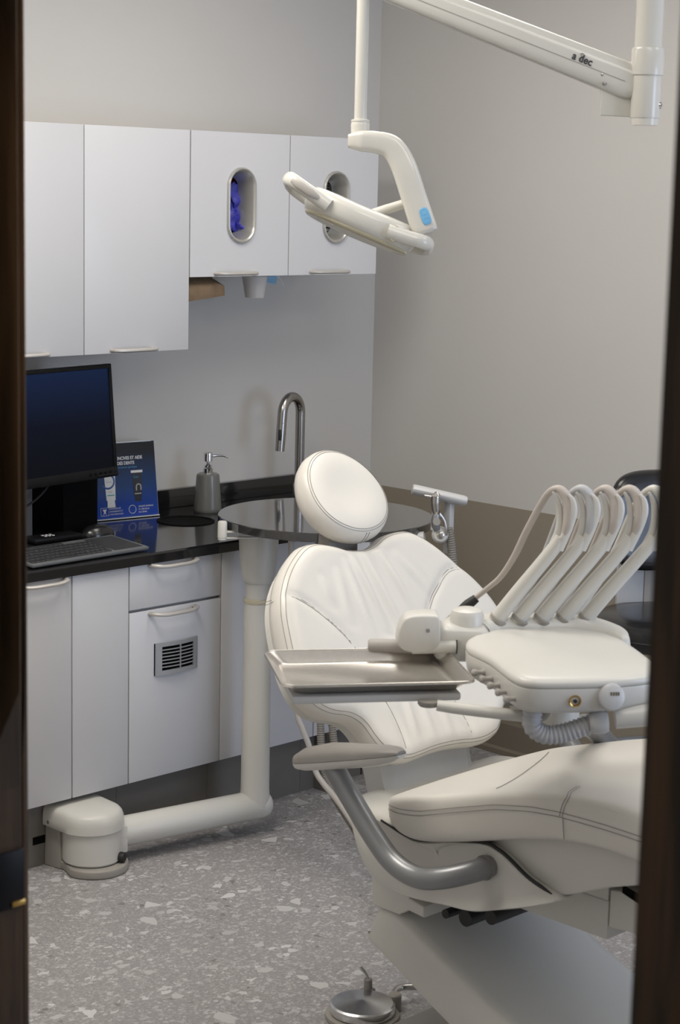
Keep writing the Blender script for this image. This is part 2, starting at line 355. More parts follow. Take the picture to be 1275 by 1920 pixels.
# door frame: dark walnut jambs and casings, steel strike plate on the far jamb
df = MB()
df.box((XH, 1.630, 0), (XL, 1.652, 2.12), 0.003)                       # far jamb
df.box((XH, 0.706, 0), (XL, 0.730, 2.12), 0.003)                       # near jamb
df.box((XH, 0.730, 2.098), (XL, 1.630, 2.12), 0.003)
for x0, x1 in ((XH - 0.018, XH), (XL, XL + 0.016)):
    df.box((x0, 1.640, 0), (x1, 1.715, 2.185), 0.004)
    df.box((x0, 0.640, 0), (x1, 0.7245, 2.185), 0.004)
    df.box((x0, 0.7245, 2.105), (x1, 1.640, 2.185), 0.004)
frame = struct('door_1', df, 'wood')
sp = MB().box((1.112, 1.6265, 0.924), (1.1575, 1.632, 0.990), 0.001)
strike = sp.build('strike_plate', 'black', frame); strike['label'] = 'black strike plate on the jamb'
MB().box((1.140, 1.6245, 0.9265), (1.1575, 1.6275, 0.9325), 0.0008).build('brass_lip', 'brass', strike)
# bodies of the added ceiling lamps, out of view
for i, (x, y) in enumerate(LAMPS):
    t = thing('added_ceiling_lamp', (x, y, ZC), 'added out-of-view ceiling lamp with a pale diffuser ' + ('nearest the doorway', 'above the counter with the monitor', 'above the window end by the right wall', 'above the corner with the faucet')[i], 'lamp', 'added ceiling lamps')
    fr = MB(); hx_, hy_ = .30, .60
    rgf = [[V((x + sx * a_, y + sy * b_, ZC - dz)) for sx, sy in ((-1, -1), (1, -1), (1, 1), (-1, 1))] for a_, b_, dz in ((hx_, hy_, 0), (hx_, hy_, .012), (hx_ - .02, hy_ - .02, .012), (hx_ - .02, hy_ - .02, 0))]
    fr.rings(rgf, True, False, False).build('frame', 'cab', t, smooth=False)
    MB().box((x - .28, y - .58, ZC - .008), (x + .28, y + .58, ZC - .002)).build('diffuser', 'diffuser', t, smooth=False)

# ------------------------------------------------------------------ cabinets
def bow_pull(cx, y, z, w, depth, m='pull', sag=0.0):
    pts = [(cx - w / 2, y, z), (cx - w / 2 + .006, y - depth * .72, z), (cx - w * .28, y - depth, z - sag), (cx, y - depth * 1.08, z - sag), (cx + w * .28, y - depth, z - sag), (cx + w / 2 - .006, y - depth * .72, z), (cx + w / 2, y, z)]
    return MB().tube(pts, 0.0052, 10, 6, flat=1.25)
YU = 3.91
def oval(cx, cz, y, hw, hh, n=48):                 # stadium ring, hw half width, hh half height
    out = []
    for i in range(n):
        a = 2 * math.pi * i / n; c, s = math.cos(a), math.sin(a)
        out.append(V((cx + hw * c, y, cz + hw * s + (hh - hw) * (1 if s > 1e-9 else -1 if s < -1e-9 else 0))))
    return out
def door_with_hole(x0, x1, z0, z1, y0, y1, cx, cz, hw, hh):
    mb = MB(); n = 48; inner = oval(cx, cz, 0, hw, hh, n); outer = []
    for p in inner:                                  # project outwards to the door's rectangle
        d = V((p.x - cx, 0, p.z - cz)); k = 1e9
        if d.x > 1e-7: k = min(k, (x1 - cx) / d.x)
        if d.x < -1e-7: k = min(k, (x0 - cx) / d.x)
        if d.z > 1e-7: k = min(k, (z1 - cz) / d.z)
        if d.z < -1e-7: k = min(k, (z0 - cz) / d.z)
        outer.append(V((cx + d.x * k, 0, cz + d.z * k)))
    for c in ((x0, z0), (x1, z0), (x1, z1), (x0, z1)):   # snap the nearest outline point onto each corner
        j = min(range(n), key=lambda i: (outer[i].x - c[0]) ** 2 + (outer[i].z - c[1]) ** 2); outer[j] = V((c[0], 0, c[1]))
    at = lambda L, y: [V((p.x, y, p.z)) for p in L]
    rg = [at(outer, y1), at(outer, y0), at(inner, y0), at(inner, y1), at(outer, y1)]
    mb.rings(rg, True, False, False); return mb
upz = 1.861
ups = [(2.62, 2.978, 1.277, 'tall white wall cabinet above the monitor, cut by the door frame'),
       (2.978, 3.331, 1.277, 'tall white wall cabinet with a plain door left of the glove dispenser'),
       (3.331, 3.696, 1.472, 'short white wall cabinet with blue gloves in its oval opening'),
       (3.696, 4.054, 1.472, 'short white wall cabinet in the corner with its oval opening partly behind the dental light')]
for i, (x0, x1, z0, lab) in enumerate(ups):
    t = thing('wall_cabinet', ((x0 + x1) / 2, YB - .001, z0), lab, 'cabinet', 'wall cabinets')
    hole = i >= 2
    cx, cz = (3.514, 1.665) if i == 2 else (3.8795, 1.664)
    b = MB()
    if not hole: b.box((x0 + .0005, YU + .022, z0 + .002), (x1 - .0005, YB - .002, upz - .002))
    else:                                            # open box behind the dispenser opening
        for lo, hi in (((x0 + .0005, YU + .022, z0 + .002), (x0 + .016, YB - .002, upz - .002)), ((x1 - .016, YU + .022, z0 + .002), (x1 - .0005, YB - .002, upz - .002)),
                       ((x0 + .016, YU + .022, z0 + .002), (x1 - .016, YB - .002, z0 + .018)), ((x0 + .016, YU + .022, upz - .018), (x1 - .016, YB - .002, upz - .002)), ((x0 + .016, YB - .012, z0 + .018), (x1 - .016, YB - .002, upz - .018))):
            b.box(lo, hi)
    b.build('carcass', 'cabedge' if not hole else 'cab', t, smooth=False)
    if not hole: d = MB().box((x0 + .0015, YU, z0), (x1 - .0015, YU + .019, upz), 0.0015).build('door', 'cab', t)
    else:
        d = door_with_hole(x0 + .0015, x1 - .0015, z0, upz, YU, YU + .019, cx, cz, .0485, .099).build('door', 'cab', t, angle=25)
        rg = []
        for dy, hw, hh in ((.002, .0520, .1030), (-.005, .0520, .1030), (-.0078, .0500, .1010), (-.0084, .0475, .0985), (-.007, .0450, .0958), (-.002, .0425, .0930), (.012, .0385, .0885), (.030, .0335, .0825), (.048, .0305, .078)):
            rg.append(oval(cx, cz, YU + dy, hw, hh))
        rg += [oval(cx, cz, YU + .048, .034, .082), oval(cx, cz, YU + .030, .037, .0865), oval(cx, cz, YU + .012, .0435, .0945), oval(cx, cz, YU + .002, .048, .0988)]
        MB().rings(rg, True, False, False).build('oval_grommet', 'satin', d)
    hx = (2.785, 3.137, 3.494, 3.855)[i]
    bow_pull(hx, YU, z0 + .0085, .142, .026).build('handle', 'pull', d)
# what the oval openings show
gb = thing('glove_box', (3.514, 4.05, 1.49), 'blue glove box behind the oval opening of the short cabinet', 'box')
MB().box((3.42, 3.985, 1.492), (3.61, 4.07, 1.80), .002).build('carton', 'glovebox', gb, smooth=False)
MB().box((3.535, 3.982, 1.722), (3.575, 3.9845, 1.738)).build('red_print', 'red', gb, smooth=False)
MB().box((3.50, 3.982, 1.585), (3.535, 3.9845, 1.602)).build('white_print', 'white', gb, smooth=False)
gl = MB()                                          # crumpled glove: folded sheets bulging out of the slot
for k, (cx, cz, w, h, r0) in enumerate(((3.540, 1.690, .040, .070, .1), (3.548, 1.660, .036, .060, -.35), (3.530, 1.625, .034, .055, .3), (3.560, 1.675, .018, .030, .7), (3.545, 1.605, .026, .030, -.2))):
    rg = []; R_ = Matrix.Rotation(r0, 3, 'Y')
    for a in range(9):
        f = a / 8; q = []
        for j in range(18):
            th = 2 * math.pi * j / 18
            s = math.sin(math.pi * (0.06 + .88 * f)) ** .55
            x = w * .62 * math.cos(th) * s * (1 + .22 * math.sin(3 * th + k + f * 5)); y = .016 * math.sin(th) * s * (1 + .5 * math.sin(7 * f + k)); z = h * (f - .5) + .004 * math.sin(4 * th + k)
            q.append(V((cx, 3.967 - .003 * k, cz)) + R_ @ V((x, y, z)))
        rg.append(q)
    gl.rings(rg)
lone(gl, 'nitrile_glove', 'glove', (3.54, 3.967, 1.60), 'crumpled violet-blue glove bulging out of the oval opening', 'glove')
tb = thing('tissue_box', (3.88, 4.03, 1.49), 'white printed box behind the oval opening in the corner cabinet', 'box')
MB().box((3.79, 3.985, 1.492), (3.97, 4.08, 1.80), .002).build('carton', 'paper', tb, smooth=False)
for k in range(11): MB().box((3.898, 3.9825, 1.670 + k * .0075), (3.925, 3.9848, 1.6722 + k * .0075)).build('print_line', 'ink', tb, smooth=False)
MB().box((3.855, 3.9825, 1.604), (3.93, 3.9848, 1.6062)).build('print_line', 'ink', tb, smooth=False)
MB().box((3.855, 3.9825, 1.592), (3.93, 3.9848, 1.594)).build('print_line', 'ink', tb, smooth=False)
MB().prism([(3.866, 3.9825, 1.607), (3.876, 3.9825, 1.607), (3.872, 3.9825, 1.63), (3.866, 3.9825, 1.632)], (0, .0023, 0)).build('navy_print', 'navy', tb, smooth=False)

# base cabinets
YK, YD, YCAB = 3.763, 3.712, 3.732
def base_unit(x0, x1, lab):
    t = thing('base_cabinet', ((x0 + x1) / 2, YK, 0), lab, 'cabinet', 'base cabinets')
    MB().box((x0 + .0005, YCAB, .176), (x1 - .0005, 4.20, .748)).build('carcass', 'cabedge', t, smooth=False)
    MB().box((x0 + .0005, YK, 0.0005), (x1 - .0005, YK + .016, .176)).build('toe_kick', 'kick', t, smooth=False)
    return t
def front(x0, x1, z0, z1, t, name='door'):
    return MB().box((x0 + .0018, YD, z0 + .001), (x1 - .0018, YD + .019, z1 - .001), 0.0015).build(name, 'cab', t)
t = base_unit(2.40, 2.789, 'white base cabinet at the left end, cut by the door frame')
d = front(2.40, 2.789, .176, .753, t); bow_pull(2.690, YD, .7475, .150, .030, sag=.003).build('handle', 'pull', d)
MB().box((2.703, YK - .001, .058), (2.742, YK + .003, .079), .0009).build('cable_slot', 'blackmatte', t, smooth=False)
t = base_unit(2.789, 2.970, 'narrow white pull-out cabinet with a plain front'); front(2.789, 2.970, .176, .753, t)
t = base_unit(2.970, 3.284, 'white base cabinet with a drawer and a vented door')
d = front(2.970, 3.284, .636, .753, t, 'drawer'); bow_pull(3.111, YD, .7485, .150, .030, sag=.003).build('handle', 'pull', d)
d = front(2.970, 3.284, .176, .630, t); bow_pull(3.112, YD, .621, .150, .030, sag=.003).build('handle', 'pull', d)
gr = MB(); gx0, gx1, gz0, gz1 = 3.053, 3.198, .452, .538    # vent grille with a bowed face
def bow(x): return .004 + .011 * (1 - ((x - (gx0 + gx1) / 2) / ((gx1 - gx0) / 2)) ** 2)
def bowed(xa, xb, za, zb, th=.004, n=10):
    rg = []
    for i in range(n + 1):
        x = xa + (xb - xa) * i / n; y = YD - bow(x)
        rg.append([V((x, y, za)), V((x, y, zb)), V((x, y + th, zb)), V((x, y + th, za))])
    gr.rings(rg)
bowed(gx0, gx1, gz1 - .010, gz1); bowed(gx0, gx1, gz0, gz0 + .012); bowed(gx0, gx0 + .020, gz0 + .012, gz1 - .010, n=3); bowed(gx1 - .018, gx1, gz0 + .012, gz1 - .010, n=3); bowed(3.130, 3.133, gz0 + .012, gz1 - .010, n=1)
for k in range(1, 7): bowed(gx0 + .018, gx1 - .017, gz0 + .012 + k * .00914 - .0012, gz0 + .012 + k * .00914 + .0012)
for k in range(8): bowed(gx0, gx0 + .020, gz0 + .012 + k * .00914 - .001, gz0 + .012 + k * .00914 + .001, .0055, 2); bowed(gx1 - .018, gx1, gz0 + .012 + k * .00914 - .001, gz0 + .012 + k * .00914 + .001, .0055, 2)
g = gr.build('vent_grille', 'ventgrey', d, smooth=False); g['label'] = 'grey louvred vent'
MB().box((gx0 + .018, YD - .0022, gz0 + .010), (gx1 - .016, YD - .0005, gz1 - .008)).build('vent_opening', 'blackmatte', g, smooth=False)
for fx_ in (gx0, gx1 - .0015): MB().prism([(fx_, YD + .001, gz0), (fx_, YD - .0045, gz0), (fx_, YD - .0045, gz1), (fx_, YD + .001, gz1)], (.0015, 0, 0)).build('vent_flange', 'alu', g, smooth=False)
t = base_unit(3.284, 3.639, 'white base cabinet with a plain front behind the grey pedestal'); front(3.284, 3.639, .176, .753, t)
t = base_unit(3.639, 4.054, 'white base cabinet at the corner end, behind the hanging hoses'); front(3.639, 4.054, .176, .753, t)
MB().box((3.694, 3.699, .0005), (3.7025, YK, .1755)).build('leg_panel', 'kick', t, smooth=False)
MB().box((3.8895, YK - .0015, .0005), (3.8925, YK, .1755)).build('kick_seam', 'blackmatte', t, smooth=False)
# countertop with upstand and waste chute
ct = thing('countertop', (3.2, 3.95, .755), 'glossy black stone countertop with upstand along the cabinet wall', 'countertop')
HX, HY, HR = 3.412, 4.012, .078
cmb = MB(); n = 64
inn = [V((HX + HR * math.cos(2 * math.pi * i / n), HY + HR * math.sin(2 * math.pi * i / n), 0)) for i in range(n)]; outr = []
for p in inn:
    dd = p - V((HX, HY, 0)); k = min(((4.07 - HX) / dd.x) if dd.x > 1e-7 else 1e9, ((2.36 - HX) / dd.x) if dd.x < -1e-7 else 1e9, ((4.205 - HY) / dd.y) if dd.y > 1e-7 else 1e9, ((3.700 - HY) / dd.y) if dd.y < -1e-7 else 1e9)
    outr.append(V((HX, HY, 0)) + dd * k)
for c in ((2.36, 3.700), (4.07, 3.700), (4.07, 4.205), (2.36, 4.205)):
    j = min(range(n), key=lambda i: abs(math.atan2((outr[i].y - HY), (outr[i].x - HX)) - math.atan2(c[1] - HY, c[0] - HX))); outr[j] = V((c[0], c[1], 0))
at = lambda L, z: [V((p.x, p.y, z)) for p in L]
ins = [p + (V((HX, HY, 0)) - p).normalized() * .006 for p in outr]
cmb.rings([at(outr, .754), at(outr, .777), at(ins, .782), at(inn, .782), at(inn, .754), at(outr, .754)], True, False, False)
cmb.build('slab', 'stone', ct, angle=20)
MB().box((2.36, 4.2055, .755), (4.07, 4.2245, .838), .002).build('upstand', 'stone', ct)
MB().lathe([(HR + .004, .782), (HR + .004, .7845), (HR - .001, .7855), (HR - .006, .784), (HR - .008, .77), (HR - .008, .70), (.005, .70), (.001, .698), (HR - .006, .698), (HR - .002, .77), (HR + .002, .7815)], (HX, HY, 0)).build('waste_chute', 'blackmatte', ct)

# under-cabinet paper towels, cup, mask
pt = MB(); rows = []
for x, dx in ((3.335, 0), (3.40, .0), (3.455, 0)):
    e = (x - 3.335) / .12
    rows.append([V((x - .006, 3.955, 1.4715)), V((x - .008, 3.945, 1.455 + .004 * e)), V((x - .006, 3.930, 1.447 + .006 * e)), V((x + .012 * e, 3.922, 1.436 + .010 * e)), V((x + .016 * e, 3.924, 1.405 + .014 * e)), V((x + .014 * e, 3.935, 1.404 + .014 * e)), V((x + .012 * e, 3.933, 1.432 + .010 * e)), V((x - .004, 3.940, 1.444 + .006 * e)), V((x - .004, 3.96, 1.4515)), V((x, 3.975, 1.4715))])
pt.rings(rows)
lone(pt, 'paper_towel', 'kraft', (3.40, 3.94, 1.4715), 'brown folded paper towel hanging under the glove cabinet', 'towel', angle=60)
cp = thing('paper_cup', (3.669, 4.02, 1.404), 'ribbed white disposable cup hanging under the glove cabinet', 'cup')
pr = [(.0265, 1.404)] + [(.0265 + .0107 * i / 24 + (.0005 if i % 2 else 0), 1.4045 + .0625 * i / 24) for i in range(25)] + [(.0395, 1.4675), (.0395, 1.471), (.036, 1.471), (.026, 1.407), (.001, 1.407)]
MB().lathe([(.0005, 1.404)] + pr, (3.669, 4.02, 0)).build('cup_body', 'cup', cp, angle=60)
MB().lathe([(.012, 1.4712), (.041, 1.4712), (.041, 1.4655), (.0398, 1.4655), (.0398, 1.4695), (.012, 1.4695)], (3.669, 4.02, 0)).build('cup_holder_rim', 'plastic2', cp)
mk = thing('face_mask', (3.73, 4.0, 1.4715), 'pale blue face mask edge poking out under the wall cabinet', 'mask')
mm = MB()
for k in range(3):
    mm.rings([[V((3.697 + .036 * a, 3.995 + .006 * k, 1.4715 - .007 * k)), V((3.692 + .040 * a + .004 * k, 3.993 + .006 * k, 1.459 - .006 * k - .006 * a)), V((3.693 + .040 * a + .004 * k, 3.9965 + .006 * k, 1.459 - .006 * k - .006 * a)), V((3.698 + .036 * a, 3.9985 + .006 * k, 1.4715 - .007 * k))] for a in (0, .5, 1)])
mm.build('pleats', 'mask', mk, angle=20)
MB().tube([(3.727, 3.996, 1.468), (3.738, 3.994, 1.464), (3.748, 3.993, 1.452), (3.758, 3.993, 1.436)], .0016, 6, 5).build('ear_loop', 'paper', mk)

# ------------------------------------------------------------------ monitor, computer box, keyboard, mouse
mo = thing('monitor', (2.83, 3.99, .782), 'black computer monitor with a dark blank screen on the counter', 'monitor')
ma = math.radians(9.0); mex = V((math.cos(ma), math.sin(ma), 0)); mt = math.radians(5); mez = V((-math.sin(ma) * math.sin(mt), math.cos(ma) * math.sin(mt), math.cos(mt))); men = mex.cross(mez)
MC = V((3.117, 3.95, .948)) - mex * .276 + mez * .1475        # centre of the panel's front
MM = Matrix(((mex.x, men.x * -1, mez.x, MC.x), (mex.y, men.y * -1, mez.y, MC.y), (mex.z, men.z * -1, mez.z, MC.z), (0, 0, 0, 1)))
fr = MB()
fr.box((-.277, -.004, -.150), (.277, .012, -.124), .002, MM).box((-.277, -.004, .138), (.277, .012, .150), .002, MM).box((-.277, -.004, -.126), (-.265, .012, .140), .002, MM).box((.265, -.004, -.126), (.277, .012, .140), .002, MM)
fr.build('bezel', 'black', mo)
MB().box((-.266, -.0005, -.127), (.266, .010, .139), 0, MM).build('screen', 'gradient_screen', mo, smooth=False)
MB().box((-.268, .011, -.140), (.268, .026, .142), .006, MM).box((-.15, .024, -.10), (.15, .045, .10), .012, MM).build('back_shell', 'black', mo)
bt = MB().box((.20, -.006, -.148), (.278, .012, -.139), .003, MM); bt.build('control_strip', 'black', mo)
for k in range(5): MB().box((.168 + k * .019, -.0052, -.141), (.176 + k * .019, -.003, -.1335), .001, MM).build('button', 'blackmatte', mo)
MB().box((2.795, 4.000, .79), (2.880, 4.030, 1.12), .006).build('stand_column', 'kbody', mo)
MB().box((2.70, 3.93, .782), (2.985, 4.13, .792), .004).build('stand_foot', 'black', mo)
MB().tube([(2.93, 3.98, .962), (2.915, 3.975, .94), (2.88, 3.965, .915), (2.83, 3.95, .895), (2.77, 3.94, .885)], .003, 8, 6).build('cable', 'cable', mo)
pc = thing('mini_computer', (3.06, 4.05, .782), 'small upright black computer box standing behind the monitor', 'computer')
MB().box((2.992, 4.02, .784), (3.108, 4.195, 1.02), .004).build('case', 'blackmatte', pc); MB().box((3.00, 4.03, .782), (3.10, 4.185, .785)).build('foot', 'rubber', pc, smooth=False)
ph = thing('handset_cradle', (2.905, 3.94, .7925), 'low black remote lying on the monitor foot behind the keyboard', 'remote')
MB().box((2.83, 3.925, .7925), (2.985, 3.985, .808), .006).build('shell', 'black', ph)
for k in range(6): MB().box((2.875 + .012 * (k % 3), 3.940 + .014 * (k // 3), .808), (2.881 + .012 * (k % 3), 3.946 + .014 * (k // 3), .8095)).build('key', 'paper', ph, smooth=False)
ms = thing('computer_mouse', (3.065, 3.965, .782), 'glossy black computer mouse behind the keyboard', 'mouse')
def mring(f, lo, hi):                               # dome: ellipse rings from lo to hi of its height
    z = lo + (hi - lo) * f; t_ = z / .034; s_ = math.sqrt(max(0.0, 1 - t_ * t_)) ** .8
    return [V((3.065 + .052 * s_ * math.cos(a), 3.967 + .032 * s_ * math.sin(a), .7835 + z)) for a in [2 * math.pi * j / 32 for j in range(32)]]
MB().rings([mring(i / 10, .0, .0338) for i in range(11)]).build('shell', 'vinyl', ms, angle=60)
MB().box((3.082, 3.964, .8095), (3.100, 3.970, .8135), .0015).build('scroll_wheel', 'rubber', ms)
kb = thing('keyboard', (2.885, 3.815, .782), 'dark grey keyboard with a touchpad at its right end, on the counter edge', 'keyboard')
kx = V((.339, .013, 0)).normalized(); ky = V((.20, .98, 0)); ky = (ky - kx * ky.dot(kx)).normalized()
KO = V((2.712, 3.716, .782))
KM = Matrix(((kx.x, ky.x, 0, KO.x), (kx.y, ky.y, 0, KO.y), (0, 0, 1, KO.z), (0, 0, 0, 1)))
kt = Matrix.Translation((0, 0, .002)) @ Matrix.Rotation(math.radians(4), 4, 'X')
MB().box((-.04, 0, 0), (.338, .150, .010), .004, KM @ kt).build('body', 'kbody', kb)
MB().box((.232, .012, .0100), (.326, .138, .0106), 0, KM @ kt).build('touchpad', 'keys', kb, smooth=False)
ks = []
for r in range(6):
    w = .0158; x = -.033
    while x < .222 and len(ks) < 92:
        ww = w if not (r == 0 and .03 < x < .05) else w * 5.2
        kk = MB().box((x, .010 + r * .0222, .0095), (min(x + ww - .0022, .226), .010 + r * .0222 + .0185, .0128), .001, KM @ kt, 1).build('key', 'keys', kb); ks.append(kk)
        x += ww
for sx in (-.03, .32): MB().box((sx, .13, -.002), (sx + .015, .145, .004), 0, KM @ kt).build('foot', 'rubber', kb, smooth=False)

# ------------------------------------------------------------------ display board (clear stand with a blue leaflet)
bs = thing('leaflet_stand', (3.262, 4.148, .782), 'clear leaflet stand with a blue toothpaste advertisement beside the monitor', 'sign')
ba = math.radians(-8.5); bex = V((math.cos(ba), math.sin(ba), 0)); btl = math.radians(8); bez = V((-math.sin(ba) * math.sin(btl), math.cos(ba) * math.sin(btl), math.cos(btl)))
bn = bex.cross(bez); BO = V((3.409, 4.128, .7835)) - bex * .297
def bp(u, v, w=0): return BO + bex * u + bez * v + bn * w
def bquad(u0, v0, u1, v1, w0, w1): return MB().prism([bp(u0, v0, w0), bp(u1, v0, w0), bp(u1, v1, w0), bp(u0, v1, w0)], bn * (w1 - w0))
bquad(0, .004, .296, .2145, 0, .0015).build('leaflet', 'board', bs, smooth=False)
st = bquad(-.002, 0, .298, .003, -.003, .005); q = [bp(-.002, .002, -.003), bp(.298, .002, -.003), bp(.298, .2155, -.003), bp(-.002, .2155, -.003)]
st.prism(q, bn * .002); st.prism([bp(-.003, .2135, -.003), bp(.286, .2135, -.003), bp(.286, .2165, -.003), bp(-.003, .2165, -.003)], bn * .006)
st.prism([bp(-.002, 0, -.003), bp(.298, 0, -.003), bp(.298, 0, -.003) + V((0, .02, 0)) , bp(-.002, 0, -.003) + V((0, .02, 0))], V((0, 0, .002)))
st.build('acrylic_frame', 'acrylic', bs, smooth=False)
def btxt(name, body, u, v, size, m, sq=1.0, bold=0.0): return text(name, body, size, bp(u, v, .0017), bex, bez, m, bs, squeeze=sq, ext=.0002, bold=bold)
btxt('logo_end', 'st', .142, .184, .013, 'cyan', 1.0, .0004)
btxt('heading_line', 'DES GENCIVES ET AIDE', .140, .166, .0128, 'white', .86, .0003); btxt('heading_line', 'NSIT\u00c9 DES DENTS', .140, .152, .0128, 'white', .86, .0003)
btxt('subheading', 'endre \u00e0 votre besoin sp\u00e9cifique', .140, .142, .0075, 'cyan', 1.0)
def tubeshape(u, wtop, top, bot, capv, m, mcap):
    out = [bp(u - wtop / 2, top, .0015), bp(u + wtop / 2, top, .0015), bp(u + wtop * .40, bot, .0015), bp(u - wtop * .40, bot, .0015)]
    MB().prism(out, bn * .0004).build('toothpaste_picture', m, bs, smooth=False)
    MB().prism([bp(u - wtop * .32, bot, .0015), bp(u + wtop * .32, bot, .0015), bp(u + wtop * .36, capv, .0015), bp(u - wtop * .36, capv, .0015)], bn * .0004).build('cap_picture', mcap, bs, smooth=False)
tubeshape(.145, .036, .131, .054, .034, 'white', 'white'); tubeshape(.233, .032, .131, .060, .046, 'tubeblack', 'tubeblack')
bquad(.214, .127, .252, .134, .0019, .0022).build('tube_crimp', 'white', bs, smooth=False)
a_ = arc(bp(.138, .108, .002), .020, -2.6, 0.9, 16, bex, bez); MB().tube(a_, .0026, 6, flat=.2, upv=bex).build('blue_swirl', 'navy', bs)
btxt('tube_brand', 'Crest', .132, .104, .0085, 'cyan', .9, .0003); btxt('tube_brand', 'Crest', .221, .112, .0090, 'cyan', .8, .0002)
btxt('tube_text', 'GUM', .138, .076, .0055, 'navy'); bquad(.134, .067, .157, .070, .0019, .0022).build('teal_bar', 'tealp', bs, smooth=False)
bquad(.222, .066, .244, .069, .0019, .0022).build('grey_bar', 'plastic2', bs, smooth=False)
MB().tube([bp(.229, .076, .002), bp(.230, .090, .002), bp(.236, .094, .002), bp(.243, .090, .002), bp(.243, .077, .002)], .0022, 6, 4, flat=.2).build('tooth_mark', 'plastic2', bs)
btxt('benefit_line', 'SOULAGER LES', .137, .0285, .0062, 'white', .9); btxt('benefit_line', 'SAIGNEMENTS ET', .137, .0205, .0062, 'white', .9); btxt('benefit_line', "L'INFLAMMATION", .137, .0125, .0062, 'white', .9)
btxt('benefit_line', 'DENSIT\u00c9 MIN\u00c9RALE', .232, .0285, .0062, 'white', .9); btxt('benefit_line', "ET L'\u00c9ROSION", .232, .0205, .0062, 'white', .9); btxt('benefit_line', "DE L'\u00c9MAIL", .232, .0125, .0062, 'white', .9)
ring = lambda u, v, r: MB().tube(arc(bp(u, v, .0018), r, 0, 2 * math.pi, 24, bex, bez), .0008, 5)
ring(.212, .024, .0115).build('round_icon', 'white', bs)
MB().tube([bp(.110, .012, .0018), bp(.134, .012, .0018), bp(.134, .034, .0018), bp(.110, .034, .0018), bp(.110, .012, .0018)], .0008, 5).build('tooth_icon_frame', 'white', bs)
MB().prism([bp(.117, .014, .0018), bp(.120, .023, .0018), bp(.115, .030, .0018), bp(.129, .030, .0018), bp(.125, .023, .0018), bp(.127, .014, .0018), bp(.122, .020, .0018)], bn * .0004).build('tooth_icon', 'white', bs, smooth=False)

# ------------------------------------------------------------------ soap dispenser, faucet
so = thing('soap_dispenser', (3.570, 4.100, .782), 'grey ceramic soap dispenser with chrome pump beside the round table', 'dispenser')
o = (3.570, 4.100, .782)
MB().lathe([(.001, 0), (.038, 0), (.0405, .004), (.0405, .012), (.0335, .104), (.032, .110), (.026, .113), (.014, .114), (.001, .114)], o).build('bottle', 'ceramic', so)
pu = MB().lathe([(.001, .112), (.0145, .112), (.0145, .127), (.011, .130), (.011, .135), (.008, .137), (.005, .139), (.005, .147), (.0125, .148), (.0125, .167), (.0115, .172), (.008, .174), (.001, .174)], o).build('pump', 'chrome', so, angle=25)
MB().tube([(3.578, 4.097, .944), (3.600, 4.090, .945), (3.618, 4.085, .943), (3.630, 4.081, .938)], [.0042, .0036, .0032, .0028], 10, 5).build('spout', 'chrome', pu)
fa = thing('faucet', (3.918, 4.08, .782), 'brushed nickel gooseneck faucet behind the headrest', 'faucet')
fd = V((-.97, -.24, 0)).normalized(); FB = V((3.918, 4.08, .782)); rr = .050; zt = 1.052
MB().lathe([(.001, 0), (.027, 0), (.027, .006), (.021, .010), (.019, .05), (.0155, .055), (.001, .055)], FB).build('base', 'faucet', fa)
pth = [FB + V((0, 0, .05)), FB + V((0, 0, .15)), FB + V((0, 0, zt - .782 - .03))] + arc(FB + fd * rr + V((0, 0, zt - .782)), rr, math.pi, 0.10, 14, fd * 1, (0, 0, 1))
tip = pth[-1]; pth += [tip + V((0, 0, -.028)) + fd * .003]
MB().tube(pth, .0145, 18, 3).build('gooseneck', 'faucet', fa)
sp_ = MB().tube([tip + V((0, 0, -.029)) + fd * .003, tip + V((0, 0, -.06)) + fd * .006, tip + V((0, 0, -.112)) + fd * .011], [.0146, .0148, .0138], 18).build('spray_head', 'faucet', fa)
c_ = tip + V((0, 0, -.062)) + fd * .006 + fd * .0105 + V((-.004, -.0085, 0))
MB().tube([c_ + V((0, 0, .016)), c_ + V((0, 0, 0)), c_ + V((0.0, 0, -.016))], [.0035, .0055, .0045], 10, 4).build('spray_button', 'rubber', sp_)

# ------------------------------------------------------------------ rotating side table on a floor-level swing arm
sw = thing('swing_table', (2.82, 3.68, 0), 'cream swing-arm pedestal carrying a round black table top in front of the cabinets', 'table')
fx, fy = 2.815, 3.665
foot = [(2.745, YK - .001, 0), (2.7475, 3.69, 0)] + [(fx + .085 * math.cos(a), fy - .012 + .085 * math.sin(a), 0) for a in [math.pi * (1.04 + .92 * i / 16) for i in range(17)]] + [(2.90, YK - .001, 0)]
br = MB().prism([V(p) + V((0, 0, .0005)) for p in foot], (0, 0, .022), .005)
br.prism([(2.737, YK - .001, .0005), (2.7465, 3.705, .0005), (2.7465, 3.712, .112), (2.742, YK - .001, .112)], (.014, 0, 0), .003)
br.prism([(2.888, YK - .001, .0005), (2.888, 3.705, .0005), (2.888, 3.712, .112), (2.888, YK - .001, .112)], (.012, 0, 0), .003)
br.box((2.745, YK - .022, .0), (2.895, YK - .001, .112), .004)
br.build('wall_bracket', 'plastic2', sw)
MB().lathe([(.001, .024), (.070, .024), (.0745, .029), (.0745, .120), (.001, .120)], (fx, fy, 0), seg=48).build('pivot_drum', 'plastic', sw)
cap = []
def capring(s, z):
    pts = [(fx + .084 * s * math.cos(a), fy + .004 + .084 * s * math.sin(a)) for a in [math.pi * (1.0 + i / 22) for i in range(23)]]
    pts += [(fx + .083 * (.5 + .5 * s), YK - .003), (fx - .083 * (.5 + .5 * s), YK - .003)]
    return [V((x, y, z)) for x, y in pts]
